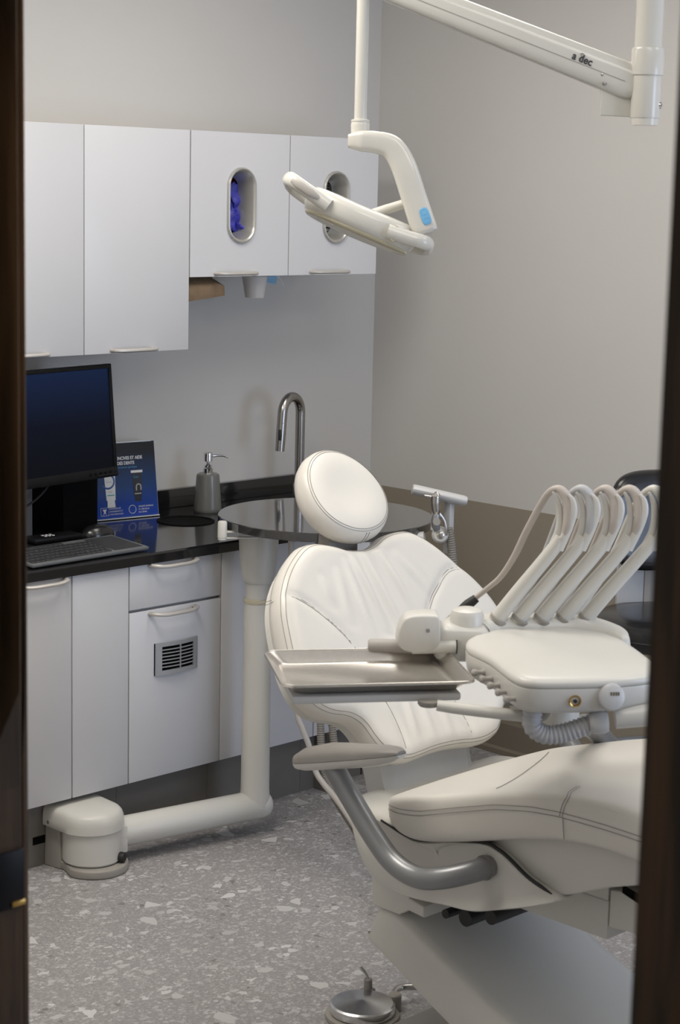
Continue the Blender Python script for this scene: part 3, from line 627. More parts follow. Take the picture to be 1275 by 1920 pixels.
MB().rings([capring(.97, .108), capring(1, .110), capring(1, .128), capring(.985, .139), capring(.94, .149), capring(.87, .156), capring(.75, .160), capring(.3, .162)]).build('pivot_cover', 'plastic', sw, angle=50)
MB().lathe([(.001, -.002), (.005, -.002), (.0045, .002), (.001, .003)], (fx - .0835, 3.735, .121), (-1, 0, 0), 14).build('screw', 'steel', sw)
MB().lathe([(.001, 0), (.0125, 0), (.014, .006), (.0125, .014), (.006, .018), (.001, .0185)], (2.853, 3.602, .036), (.55, -.8, 0), 20).build('lock_knob', 'rubber', sw)
cx_, cy_ = 3.300, 3.585
ad = (V((cx_, cy_, 0)) - V((fx, fy, 0))).normalized(); end = V((cx_, cy_, .080)) 
MB().tube([V((fx, fy, .080)) + ad * .02, V((fx, fy, .080)) + ad * .2, end + ad * .015, end + ad * .034, end + ad * .044, end + ad * .049], [.039, .039, .039, .035, .024, .004], 28).build('swing_arm', 'plastic', sw)
rm = Matrix(((ad.x, -ad.y, 0, fx), (ad.y, ad.x, 0, fy), (0, 0, 1, 0), (0, 0, 0, 1)))
MB().box((.04, -.0385, .036), (.084, .0385, .1075), .005, rm).build('arm_root', 'plastic', sw)
MB().lathe([(.0395, .080), (.0395, .116), (.0385, .124), (.0365, .640), (.001, .640)], (cx_, cy_, 0)).build('column', 'plastic', sw)
MB().lathe([(.034, .634), (.038, .637), (.0385, .645), (.036, .649), (.030, .650)], (cx_, cy_, 0)).build('column_ring', 'lens', sw)
MB().lathe([(.0335, .640), (.0330, .700), (.001, .700)], (cx_, cy_, 0)).build('neck', 'plastic', sw)
MB().lathe([(.001, .690), (.036, .690), (.041, .696), (.0455, .715), (.0505, .760), (.0525, .815), (.0525, .850), (.001, .850)], (cx_, cy_, 0)).build('bowl_housing', 'plastic', sw)
MB().box((cx_ - .02, 3.47, .820), (3.46, 3.585, .850), .006).build('table_bracket', 'plastic', sw)
TX, TY = 3.432, 3.470
MB().lathe([(.001, .849), (.2805, .849), (.2825, .851), (.2825, .8705), (.2808, .8722), (.001, .8724)], (TX, TY, 0), seg=128).build('round_tabletop', 'tabletop', sw, angle=22)
hl = MB().lathe([(.001, .828), (.0115, .828), (.0115, .8335), (.0125, .834), (.0120, .872), (.010, .8755), (.001, .876)], (3.139, 3.547, 0), seg=24)
hl.box((3.139, 3.540, .846), (3.22, 3.554, .850), .001, Matrix.Translation((3.139, 3.547, 0)) @ Matrix.Rotation(math.radians(-33), 4, 'Z') @ Matrix.Translation((-3.139, -3.547, 0)))
hl.box((3.139, 3.540, .830), (3.23, 3.554, .834), .001, Matrix.Translation((3.139, 3.547, 0)) @ Matrix.Rotation(math.radians(-33), 4, 'Z') @ Matrix.Translation((-3.139, -3.547, 0)))
hl.build('side_clip', 'plastic', sw)
sk = V((cx_, cy_, 0)) + V((.012, -.0355, 0))
MB().lathe([(.001, 0), (.004, 0), (.004, .002), (.001, .003)], sk + V((0, 0, .608)), (.35, -.93, 0), 14).lathe([(.001, 0), (.004, 0), (.004, .002), (.001, .003)], sk + V((0, 0, .618)), (.35, -.93, 0), 14).build('set_screw', 'steel', sw)

# ------------------------------------------------------------------ assistant's instrument holder
ah = thing('assistant_holder', (3.53, 3.16, .85), 'white instrument holder arm with a suction valve at the right of the round table', 'dental holder')
P0 = V((3.53, 3.155, .853))
MB().tube([V((3.43, 3.30, .830)), V((3.47, 3.235, .833)), V((3.505, 3.185, .845))], [.020, .018, .015], 16, 5).build('support_arm', 'plastic3', ah)
MB().lathe([(.001, -.024), (.017, -.024), (.0205, -.018), (.0215, 0), (.0205, .010), (.016, .017), (.010, .0185), (.001, .0185)], P0, (-.68, -.72, .12), 28).build('hinge_hub', 'plastic', ah)
MB().lathe([(.001, .018), (.0095, .018), (.0095, .021), (.007, .0225), (.001, .0225)], P0, (-.68, -.72, .12), 20).build('hub_screw', 'steel', ah)
kd = V((.665, -.70, -.195)).normalized(); kc = V((3.543, 3.172, .952)); ku = V((.1, .12, .98)); ku = (ku - kd * ku.dot(kd)).normalized(); kn = kd.cross(ku)
def sec(t, s=1.0): return [kc + kd * t + ku * (.0128 * s * math.cos(a)) * (1.0 if math.cos(a) > 0 else 1.15) + kn * (.028 * s * math.sin(a)) for a in [2 * math.pi * j / 20 for j in range(20)]]
MB().rings([sec(-.072, .8), sec(-.070, .97), sec(-.06, 1), sec(.06, 1), sec(.070, .85), sec(.072, .6)]).build('control_keypad', 'plastic3', ah, angle=35)
MB().box((3.560, 3.150, .80), (3.578, 3.172, .935), .004).build('holder_bracket', 'plastic3', ah)
MB().tube([(3.545, 3.178, .94), (3.535, 3.180, .90), (3.528, 3.176, .862)], .008, 12, 5).build('holder_upright', 'plastic3', ah)
sv = MB().tube([(3.503, 3.150, .9590), (3.504, 3.150, .9565), (3.504, 3.150, .938), (3.506, 3.149, .920), (3.508, 3.149, .908)], [.006, .0122, .0125, .0112, .0075], 18, 5).build('suction_valve', 'steel', ah)
MB().tube([(3.504, 3.151, .951), (3.493, 3.162, .954), (3.484, 3.171, .956)], [.0045, .0042, .0034], 10).build('valve_tip', 'steel', sv)
MB().tube([(3.508, 3.149, .910), (3.506, 3.150, .897), (3.507, 3.150, .880), (3.511, 3.148, .868)], [.009, .0112, .0110, .008], 14, 5).build('valve_grip', 'alu', sv)
MB().tube([(3.512, 3.145, .912), (3.523, 3.137, .893), (3.527, 3.133, .870), (3.530, 3.134, .855)], .0040, 8, 5).build('valve_tubing', 'steel', sv)
MB().lathe([(.001, -.01), (.0095, -.01), (.0095, .01), (.001, .01)], (3.497, 3.139, .893), (-.68, -.7, .1), 18).build('thumb_knob', 'satin', ah)
MB().ribbed([(3.545, 3.140, .870), (3.552, 3.136, .83), (3.555, 3.130, .78), (3.553, 3.115, .70), (3.52, 3.08, .58), (3.42, 3.00, .46), (3.25, 2.88, .395), (3.08, 2.78, .40), (2.97, 2.70, .41)], .0105, .006, .0022).build('suction_hose', 'darkhose', ah)

# hoses hanging behind the chair from under the round table
def hose(name, pts, r, m, label, ribs=False):
    mb = MB()
    mb.ribbed(pts, r, .0058, .002) if ribs else mb.tube(pts, r, 12, 8)
    return lone(mb, name, m, pts[0], label, 'hose', 'hoses behind the chair')
hose('corrugated_hose', [(3.33, 3.390, .846), (3.312, 3.372, .60), (3.301, 3.354, .436), (3.299, 3.341, .375), (3.295, 3.331, .308), (3.294, 3.320, .247), (3.288, 3.275, .185), (3.270, 3.18, .125), (3.22, 3.06, .075), (3.15, 2.93, .03), (3.05, 2.75, .014)], .0095, 'darkhose', 'left of the two ribbed grey hoses hanging behind the backrest', True)
hose('corrugated_hose', [(3.37, 3.370, .846), (3.342, 3.350, .60), (3.322, 3.334, .436), (3.319, 3.321, .376), (3.318, 3.306, .308), (3.317, 3.285, .248), (3.315, 3.245, .190), (3.300, 3.15, .130), (3.26, 3.03, .085), (3.20, 2.90, .035), (3.11, 2.72, .014)], .0095, 'darkhose', 'right of the two ribbed grey hoses hanging behind the backrest', True)
hose('smooth_hose', [(3.268, 3.430, .846), (3.266, 3.412, .56), (3.259, 3.386, .394), (3.264, 3.370, .347), (3.272, 3.351, .301), (3.276, 3.330, .240), (3.274, 3.300, .215), (3.262, 3.255, .200), (3.240, 3.19, .180), (3.20, 3.09, .145), (3.14, 2.97, .095), (3.06, 2.82, .05), (2.98, 2.60, .06), (2.97, 2.45, .11)], .0078, 'hose', 'smooth grey tube hanging left of the ribbed hoses and curving down towards the chair base')

# ------------------------------------------------------------------ dental chair
ch = thing('dental_chair', (2.75, 2.20, 0), 'cream upholstered dental chair reclined in the middle of the room', 'dental chair')
XC = 2.75
# -- backrest
ang = math.radians(58); BV = V((0, math.cos(ang), math.sin(ang))); BN = V((0, -math.sin(ang), math.cos(ang))); BC = V((XC, 2.435, .565))
right_half = [(0, .478), (.035, .484), (.065, .497), (.10, .504), (.14, .503), (.17, .49), (.195, .47), (.215, .45), (.24, .42), (.265, .39), (.29, .355), (.312, .31), (.322, .265), (.318, .22), (.300, .17), (.255, .112), (.210, .076), (.172, .040), (.142, .027), (.097, .022), (.040, .029), (0, .032)]
left_half = [(-.04, .032), (-.08, .029), (-.118, .028), (-.150, .040), (-.172, .062), (-.182, .088), (-.188, .112), (-.200, .130), (-.222, .144), (-.262, .156), (-.290, .172), (-.308, .195), (-.317, .228), (-.318, .265), (-.311, .309), (-.300, .356), (-.287, .39), (-.266, .425), (-.238, .456), (-.203, .483), (-.165, .503), (-.13, .507), (-.09, .498), (-.05, .484)]
NB = 220
outl = resample(catmull([V((u, v, 0)) for u, v in right_half + left_half], 6, True), NB, True)
SEAM = {'wl': [(-.311, .405), (-.263, .407), (-.229, .386), (-.195, .351), (-.163, .311), (-.143, .274), (-.128, .22), (-.117, .17)],
        'wr': [(.268, .395), (.202, .395), (.149, .363), (.110, .330), (.085, .29), (.080, .22), (.076, .148)],
        'll': [(-.117, .17), (-.109, .126), (-.110, .084), (-.116, .055), (-.124, .034)],
        'lr': [(.076, .148), (.073, .12), (.077, .082), (.075, .047), (.068, .030)],
        'lm': [(-.117, .170), (-.067, .165), (-.018, .164), (.04, .158), (.076, .148)]}
SEAMP = {k: resample(catmull([V((a, b, 0)) for a, b in v], 8), 40, False) for k, v in SEAM.items()}
FOLD = [((-.05, .455), (-.030, .30), .0030, .008), ((-.075, .45), (-.075, .29), .0022, .007), ((-.015, .46), (.015, .26), .0032, .009), ((.03, .46), (.065, .30), .0032, .008), ((-.11, .43), (-.125, .33), .0020, .008), ((.07, .45), (.12, .36), .0022, .007), ((-.16, .42), (-.155, .37), .002, .007),
        ((-.06, .15), (-.075, .06), .0025, .008), ((-.02, .15), (-.03, .05), .0022, .008), ((.03, .14), (.02, .05), .0022, .008)]
def segd(p, a, b):
    ab = b - a; t = max(0, min(1, (p - a).dot(ab) / ab.length_squared)); return (p - a - ab * t).length, t
def back_dw(u, v):
    p = V((u, v, 0)); w = 0.10 * u * u
    if v < .16: w += 1.0 * (.16 - v) ** 2
    for k, L in SEAMP.items():
        d = min((p - q).length for q in L)
        if d < .05: w -= (.0045 if k != 'lm' else .004) * math.exp(-(d / .009) ** 2)
    for a, b, h, s in FOLD:
        d, t = segd(p, V((*a, 0)), V((*b, 0)))
        if d < .05: w += 1.7 * h * math.exp(-(d / s) ** 2) * math.sin(math.pi * min(1, .15 + t * .85)) * (1 if True else 0) - h * .6 * math.exp(-((d - 2 * s) / s) ** 2)
    # shallow hollow of the middle panel, fuller side wings
    w += -.007 * math.exp(-(u / .11) ** 2 - ((v - .30) / .13) ** 2) + .006 * (math.exp(-((abs(u) - .22) / .06) ** 2 - ((v - .27) / .09) ** 2))
    return w
FR = [(0, 0.0), (.012, .016), (.03, .025), (.05, .030), (.075, .033), (.10, .0355)] + [(.10 + .9 * i / 30, .0355 + .006 * (1 - (1 - i / 30) ** 2)) for i in range(1, 31)]
BK = [(.012, -.014), (.035, -.024), (.08, -.030), (.2, -.033), (.6, -.035), (.999, -.035)]
def fr_at(s):
    for i in range(len(FR) - 1):
        if FR[i][0] <= s <= FR[i + 1][0]: return FR[i][1] + (FR[i + 1][1] - FR[i][1]) * (s - FR[i][0]) / (FR[i + 1][0] - FR[i][0])
    return FR[-1][1]
CB = V((0, .27, 0))
def back_pt(u, v, w): return BC + V((1, 0, 0)) * u + BV * v + BN * w
def ringb(s, w, detail=True):
    out = []
    for p in outl:
        q = p.lerp(CB, min(s, .999)); fade = min(1, s / .08)
        base = .10 * q.x * q.x + (1.0 * (.16 - q.y) ** 2 if q.y < .16 else 0)
        out.append(back_pt(q.x, q.y, w + (base + (back_dw(q.x, q.y) - base) * fade if detail else base)))
    return out
rgs = [ringb(s, w, False) for s, w in reversed(BK)] + [ringb(s, w) for s, w in FR]
backrest = MB().rings(rgs).build('backrest', 'leather', ch, angle=75)
def on_back(u, v, lift=.0004):
    d = V((u, v, 0)) - CB; best = 0                    # s from the outline along this direction
    aa = math.atan2(d.y, d.x); R0 = None
    for i, p in enumerate(outl):
        e = p - CB; da = abs((math.atan2(e.y, e.x) - aa + math.pi) % (2 * math.pi) - math.pi)
        if R0 is None or da < R0: R0 = da; rr_ = e.length
    s = max(0, 1 - d.length / rr_); return back_pt(u, v, fr_at(s) + back_dw(u, v) * min(1, s / .08) + lift)
def stitch(pts, name='stitching', parent=None, r=.0005, closed=False):
    mb = MB(); mb.tube(list(pts) + ([pts[0]] if closed else []), r, 5); return mb.build(name, 'thread', parent)
for s in (.020, .042):
    ring_ = [p.lerp(CB, s) for p in outl]
    stitch([back_pt(p.x, p.y, fr_at(s) + (0.10 * p.x ** 2 + (1.0 * (.16 - p.y) ** 2 if p.y < .16 else 0)) * 1.0 + (back_dw(p.x, p.y) - .10 * p.x ** 2 - (1.0 * (.16 - p.y) ** 2 if p.y < .16 else 0)) * min(1, s / .08) + .0005) for p in ring_], 'edge_stitching', backrest, closed=True)
for k in SEAMP: stitch([on_back(p.x, p.y) for p in SEAMP[k] if (p - CB).length > .02], 'seam_stitching', backrest, .0006)
for k, o_ in (('wl', .007), ('wr', -.007)):
    stitch([on_back(p.x, p.y - abs(o_) * .8) for p in SEAMP[k][2:26]], 'seam_stitching', backrest, .0005)
# back shell
rgs = []
for s, w in ((.05, -.028), (.03, -.045), (.10, -.058), (.35, -.068), (.999, -.072)):
    rgs.append(ringb(s + .02, w, False))
MB().rings(rgs).build('back_shell', 'plastic', ch, angle=60)
# -- headrest
ha = math.radians(50); HV = V((0, math.cos(ha), math.sin(ha))); HN = V((0, -math.sin(ha), math.cos(ha))); HC = V((2.755, 2.742, 1.075))
eg = [V((.1105 * math.cos(a) * (1 + .10 * math.sin(-a) * .6), .1085 * math.sin(a) + .004, 0)) for a in [2 * math.pi * i / 120 for i in range(120)]]
HF = [(0, 0), (.02, .014), (.06, .024), (.10, .0275), (.14, .0292), (.2, .031), (.3, .0325), (.42, .033), (.56, .0315), (.7, .0295), (.85, .028), (.999, .0275)]
HBK = [(.03, -.014), (.10, -.026), (.25, -.034), (.6, -.038), (.999, -.038)]
def hring(s, w): return [HC + V((1, 0, 0)) * (p.x * (1 - s)) + HV * (p.y * (1 - s)) + HN * w for p in eg]
head = MB().rings([hring(s, w) for s, w in reversed(HBK)] + [hring(s, w) for s, w in HF]).build('headrest', 'leather', ch, angle=75)
for s in (.085, .125):
    w = .0265 if s < .1 else .0287
    stitch(hring(s, w + .0004), 'edge_stitching', head, closed=True)
for dx in (-.004, .004):
    pts = [HC + V((dx, 0, 0)) + HV * (-.1045 * (1 - s)) + HN * w for s, w in ((.06, .0245), (.02, .0145), (0, .0005), (.03, -.0135), (.10, -.0255))]
    stitch(pts, 'seam_stitching', head, .0006)
hb = MB().prism([HC + V((-.055, 0, 0)) + HN * -.035 + HV * -.05, HC + V((-.045, 0, 0)) + HN * -.035 + HV * .02, HC + V((.045, 0, 0)) + HN * -.035 + HV * .02, HC + V((.055, 0, 0)) + HN * -.035 + HV * -.05], HN * -.02, .005)
hb.box((XC - .045, 2.725, .93), (XC + .045, 2.760, 1.02), .008).build('headrest_bracket', 'greypad', ch)
MB().box((XC - .035, 2.700, .90), (XC + .035, 2.735, .96), .006).build('headrest_bar', 'steel', ch)
# -- seat: lofted along the chair's length; tables of (y, stitch z, bottom z, top-edge z)
YS = [2.372, 2.355, 2.33, 2.29, 2.24, 2.16, 2.06, 1.98, 1.92, 1.87, 1.82, 1.77, 1.73, 1.66, 1.55, 1.40, 1.22, 1.05, .95, .93]
ST = [.556, .5605, .5645, .5695, .579, .606, .6375, .654, .6605, .662, .663, .6625, .661, .652, .622, .570, .510, .460, .435, .43]
BT = [.545, .532, .524, .516, .519, .541, .571, .595, .609, .616, .619, .617, .613, .600, .565, .510, .450, .405, .385, .40]
TE = [.562, .578, .586, .598, .613, .638, .666, .686, .698, .704, .707, .707, .705, .696, .672, .618, .555, .502, .474, .455]
HW = [.205, .240, .262, .274, .279, .280, .280, .280, .280, .280, .280, .280, .279, .277, .270, .258, .240, .215, .17, .12]
def seat_ring(i, n=14):
    y, s, b, t, hw = YS[i], ST[i], BT[i], TE[i], HW[i]; cr = .004
    half = [(hw * .70, b + .002), (hw * .93, b), (hw * .985, b + .008), (hw * .995, b + (s - b) * .5), (hw, s - .004), (hw * .999, s + (t - s) * .30), (hw * .990, s + (t - s) * .68), (hw * .965, t - (t - s) * .10), (hw * .925, t), (hw * .72, t + cr * .45), (hw * .45, t + cr * .8), (hw * .2, t + cr)]
    L = [V((XC - x, y, z)) for x, z in half]; R = [V((XC + x, y, z)) for x, z in reversed(half)]
    return L + R
seat = MB().rings([seat_ring(i) for i in range(len(YS))]).build('seat', 'leather', ch, angle=80, sub=2)
def interp(T, y):
    for i in range(len(YS) - 1):
        if YS[i] >= y >= YS[i + 1]: return T[i] + (T[i + 1] - T[i]) * (YS[i] - y) / (YS[i] - YS[i + 1])
    return T[-1]
ys = [2.335 - i * .02 for i in range(52)]
for sgn in (-1, 1):
    for dz in (.0, .0085):
        pts = [V((XC + sgn * (interp(HW, y) + .0006), y, interp(ST, y) + dz - .002)) for y in ys]
        stitch(catmull(pts, 2), 'edge_stitching', seat)
for dy in (0, .006):
    y = 1.905 + dy; s, t, b = interp(ST, y), interp(TE, y), interp(BT, y); hw = .280
    stitch(catmull([V((XC - hw - .0012, y + .002, s)), V((XC - hw - .0010, y, s + (t - s) * .30)), V((XC - hw * .990 - .0010, y - .003, s + (t - s) * .66)), V((XC - hw * .965 - .0006, y - .004, t - (t - s) * .12)), V((XC - hw * .925, y + .001, t + .0006)), V((XC - hw * .80, y + .010, t + .0014))], 5), 'seam_stitching', seat)
stitch(catmull([V((XC - .282, 1.905, interp(ST, 1.905) - .001)), V((XC - .2798, 1.902, interp(BT, 1.905) + .010))], 4), 'seam_stitching', seat, .0006)
def on_seat(x, y): 
    f = abs(x - XC) / interp(HW, y); return V((x, y, interp(TE, y) + .004 * max(0, 1 - (f / .89) ** 2) + .0012))
stitch([on_seat(XC - .245 + .30 * i / 20, 2.28 - .0 * i + .10 * math.sin(i / 20 * 1.5)) if False else on_seat(XC - .245 + .40 * i / 20, 2.085 + .20 * (i / 20) ** 1.3 * (1 if i < 21 else 1)) for i in range(21)], 'seam_stitching', seat, .0006)
# -- side cover (hub) and under-leg shell
hub = [(2.485, .536), (2.476, .512), (2.463, .490), (2.440, .462), (2.41, .435), (2.378, .414), (2.33, .403), (2.272, .402), (2.185, .412), (2.125, .419), (2.074, .436), (1.998, .464), (1.93, .494), (1.931, .500), (1.963, .5075), (2.001, .518), (2.046, .541), (2.072, .550), (2.105, .5535), (2.185, .536), (2.26, .516), (2.30, .518), (2.36, .530), (2.43, .540)]
hubc = []
pts2 = resample(catmull([V((0, y, z)) for y, z in hub], 5, True), 110, True); cen = V((0, 2.22, .48))
hb = MB()
rg = []
for dx, inset in ((-.245, .05), (-.252, .02), (-.255, .006), (-.252, 0), (-.238, -.0), (.238, 0), (.252, 0), (.255, .006), (.252, .02), (.245, .05)):
    q = []
    for p in pts2:
        # the rear end is rounded in plan
        k = max(0, (p.y - 2.36) / .125); xx = dx * (1 - .16 * k * k)
        n_ = (cen - p).normalized(); q.append(V((XC + xx, p.y + n_.y * inset, p.z + n_.z * inset * .5)))
    rg.append(q)
hb.rings(rg).build('side_cover', 'plastic', ch, angle=50)
shell = [(2.11, .552), (2.075, .548), (2.046, .5385), (2.001, .515), (1.963, .504), (1.936, .4985), (1.912, .508), (1.833, .543), (1.75, .572), (1.66, .578), (1.5, .545), (1.3, .480), (1.12, .425), (1.12, .445), (1.3, .500), (1.5, .575), (1.66, .620), (1.75, .632), (1.87, .632), (1.98, .612), (2.06, .588)]
MB().prism([(XC - .236, y, z) for y, z in shell], (.472, 0, 0), .006).build('leg_shell', 'plastic', ch, angle=50)
MB().tube([(XC - .2515, y, z) for y, z in ((1.945, .5035), (1.965, .5095), (2.001, .5205), (2.046, .5435), (2.072, .5525), (2.105, .556), (2.185, .539), (2.26, .519), (2.31, .5215), (2.36, .532))], [.0012, .0035, .0035, .0035, .0035, .0035, .003, .003, .002], 8, 5).build('cover_gap_shade', 'rubber', ch)  # dark strip standing in for the shadow line along the cover's lip
# -- upright bracket between hub and backrest
ub = MB(); rgu = []
for y, z in ((2.455, .520), (2.468, .545), (2.480, .585), (2.498, .630), (2.520, .67), (2.55, .72)):
    w = .130 + .008 * (z - .52) / .2; t_ = .012
    rgu.append([V((XC - w, y, z)), V((XC - w + .022, y - .012, z)), V((XC + w - .022, y - .012, z)), V((XC + w, y, z)), V((XC + w, y + .045, z - .02)), V((XC - w, y + .045, z - .02))])
ub.rings(rgu).build('back_support', 'plastic3', ch, angle=25)
# -- armrests (tube swings out of the hub; pad pitched with the seat)
def armrest(sg):
    X0 = XC + sg * .320
    tb_ = [(XC + sg * .240, 2.095, .512), (XC + sg * .283, 2.108, .506), (X0 - sg * .006, 2.150, .491), (X0, 2.204, .480), (X0, 2.262, .492), (X0, 2.314, .530), (X0, 2.371, .584), (X0, 2.415, .628), (X0, 2.425, .638)]
    a = MB().tube(tb_, .0205, 22, 6).build('armrest_tube', 'alu', ch); a['label'] = 'satin grey armrest tube'
    MB().lathe([(.0205, -.002), (.0232, -.002), (.0232, .0012), (.0205, .0012)], (XC + sg * .2545, 2.098, .5105), (sg, .05, 0), 28).build('tube_collar', 'greypad', a)
    c = V((X0, 2.382, .6635)); ax = V((0, -.962, .272)); uy = V((0, .272, .962)); ex = V((1, 0, 0))
    def ring(t, w, zt, zb):
        o_ = []
        for j in range(24):
            an = 2 * math.pi * j / 24; cx2 = math.copysign(abs(math.cos(an)) ** .8, math.cos(an)); sz = math.sin(an)
            o_.append(c + ax * t + ex * (w * cx2) + uy * ((zt if sz > 0 else zb) * abs(sz) ** .8 * (1 if sz > 0 else -1)))
        return o_
    ks_ = [(-.143, .002, .001, .001), (-.141, .014, .008, .008), (-.130, .026, .017, .015), (-.105, .034, .026, .018), (-.05, .037, .030, .019), (0, .036, .027, .019), (.05, .034, .022, .019), (.095, .030, .018, .018), (.125, .023, .013, .013), (.139, .012, .006, .006), (.141, .002, .001, .001)]
    MB().rings([[p if (p - (c + ax * (p - c).dot(ax))).dot(uy) >= -1e-4 else p - uy * (p - c).dot(uy) for p in ring(*k)] for k in ks_]).build('armrest_pad', 'greypad', ch)
    MB().rings([[p if (p - c).dot(uy) <= -1e-4 else p - uy * ((p - c).dot(uy) + .0008) for p in ring(*k)] for k in ks_]).build('armrest_base', 'plastic', ch)
armrest(-1); armrest(1)
# -- frame under the seat, lift arm, floor plate
MB().box((XC - .15, 1.897, .406), (XC + .15, 2.22, .478), .003).box((XC - .148, 1.90, .477), (XC + .148, 2.10, .505), .002).build('seat_carriage', 'plastic', ch)
MB().prism([(XC - .15, 1.8945, .431), (XC - .15, 1.70, .447), (XC - .15, 1.70, .53), (XC - .15, 1.8945, .50)], (.30, 0, 0), .002).build('toe_carriage', 'plastic', ch)
MB().prism([(XC - .1515, 1.868, .503), (XC - .1515, 1.70, .455), (XC - .1515, 1.70, .482), (XC - .1515, 1.868, .516)], (.004, 0, 0)).build('carriage_slot', 'blackmatte', ch, smooth=False)
MB().prism([(XC - .19, 2.442, .405), (XC - .19, 2.437, .325), (XC - .19, 2.365, .325), (XC - .19, 2.340, .341), (XC - .19, 2.300, .338), (XC - .19, 2.300, .360), (XC - .19, 2.338, .366), (XC - .19, 2.33, .41)], (.38, 0, 0), .004).build('tilt_yoke', 'plastic', ch)
ax_ = MB()
for y, z, r in ((2.262, .352, .009), (2.212, .358, .016), (2.150, .378, .014)): ax_.lathe([(.001, 0), (r, 0), (r, .34), (.001, .34)], (XC - .17, y, z), (1, 0, 0), 20)
ax_.build('pivot_shaft', 'rubber', ch)
# lift arm cover: top face slopes towards the toe end
la = MB(); rg = []
for y, zt, zb in ((2.435, .285, .262), (2.430, .318, .256), (2.415, .333, .249), (2.387, .327, .236), (2.25, .266, .170), (2.10, .203, .100), (1.95, .140, .035), (1.86, .105, .021), (1.70, .085, .021), (1.60, .075, .021), (1.585, .05, .021)):
    rg.append([V((XC - .20, y, zb)), V((XC - .202, y, zb + .012)), V((XC - .185, y, zt - .014)), V((XC - .176, y, zt - .004)), V((XC - .160, y, zt)), V((XC + .160, y, zt)), V((XC + .186, y, zt - .003)), V((XC + .197, y, zt - .010)), V((XC + .202, y, zb + .012)), V((XC + .20, y, zb))])
la.rings(rg).build('lift_arm_cover', 'plastic', ch, angle=45)
MB().prism([(XC - .175, 2.41, .262), (XC - .175, 1.93, .030), (XC - .175, 1.93, .02), (XC - .175, 2.0, .021), (XC - .175, 2.39, .235)], (.35, 0, 0)).build('lift_arm_beam', 'greypad', ch, smooth=False)
MB().box((XC - .21, 1.30, .0005), (XC + .21, 2.49, .021), .006).build('floor_plate', 'greypad', ch)
# foot control on the floor
fc = thing('foot_control', (2.690, 2.580, 0), 'round chrome foot control with a small toggle on the floor beside the chair base', 'foot pedal')
FC = V((2.692, 2.582, 0))
MB().lathe([(.001, .0005), (.0775, .0005), (.0785, .004), (.0775, .010), (.070, .012), (.001, .012)], FC, seg=56).build('base_ring', 'plastic2', fc)
MB().lathe([(.001, .012), (.064, .012), (.0685, .015), (.0695, .024), (.0685, .031), (.064, .034), (.030, .038), (.006, .041), (.001, .0412)], FC, seg=72).build('pedal_disc', 'spun', fc, angle=25)
tg = FC + V((.066, .048, 0))
MB().box((tg.x - .012, tg.y - .012, .001), (tg.x + .012, tg.y + .012, .030), .003).lathe([(.001, .03), (.009, .03), (.009, .050), (.006, .053), (.001, .053)], tg, seg=20).build('toggle_housing', 'greypad', fc)
MB().tube([tg + V((0, 0, .050)), tg + V((-.004, .003, .062)), tg + V((-.010, .008, .072)), tg + V((-.014, .011, .079))], [.003, .003, .0042, .003], 10, 4).build('toggle_lever', 'satin', fc)
MB().lathe([(.001, .001), (.014, .001), (.014, .034), (.011, .037), (.001, .037)], FC + V((.078, -.020, 0)), seg=24).build('hose_socket', 'plastic2', fc)
MB().tube([FC + V((.086, -.012, .026)), FC + V((.102, .0, .030)), FC + V((.125, .0, .030)), FC + V((.15, -.025, .032))], .007, 12, 5).build('signal_hose', 'steel', fc)

# ------------------------------------------------------------------ delivery unit over the seat
de = thing('delivery_unit', (2.47, 1.95, .90), 'cream instrument delivery unit with five handpiece arms over the seat', 'dental unit')
e1 = V((.82, -.572, 0)).normalized(); e2 = V((.572, .82, 0)).normalized()
top = [(2.353, 2.031), (2.390, 2.066), (2.430, 2.082), (2.475, 2.086), (2.557, 2.069), (2.600, 2.035), (2.622, 1.985), (2.619, 1.942), (2.598, 1.892), (2.560, 1.832), (2.518, 1.774), (2.495, 1.745), (2.468, 1.724), (2.437, 1.712), (2.39, 1.724), (2.34, 1.751), (2.29, 1.787), (2.262, 1.812), (2.255, 1.835), (2.270, 1.872), (2.322, 1.957)]
T2 = resample(catmull([V((x, y, 0)) for x, y in top], 5, True), 96, True); cT = V((2.44, 1.905, 0))
def tr(s, z): return [V((p.x + (cT.x - p.x) * s, p.y + (cT.y - p.y) * s, z)) for p in T2]
MB().rings([tr(.02, .940), tr(.0, .9425), tr(-.004, .946), tr(.0, .951), tr(.04, .9555), tr(.10, .958), tr(.3, .9605), tr(.6, .9615), tr(.98, .962)]).build('silicone_mat', 'plastic', de, angle=60)
MB().rings([tr(.55, .893), tr(.25, .8935), tr(.12, .896), tr(.05, .902), tr(.015, .912), tr(.0, .925), tr(-.004, .938), tr(-.002, .9405), tr(.03, .9412), tr(.98, .9413)]).build('control_head', 'plastic', de, angle=60)
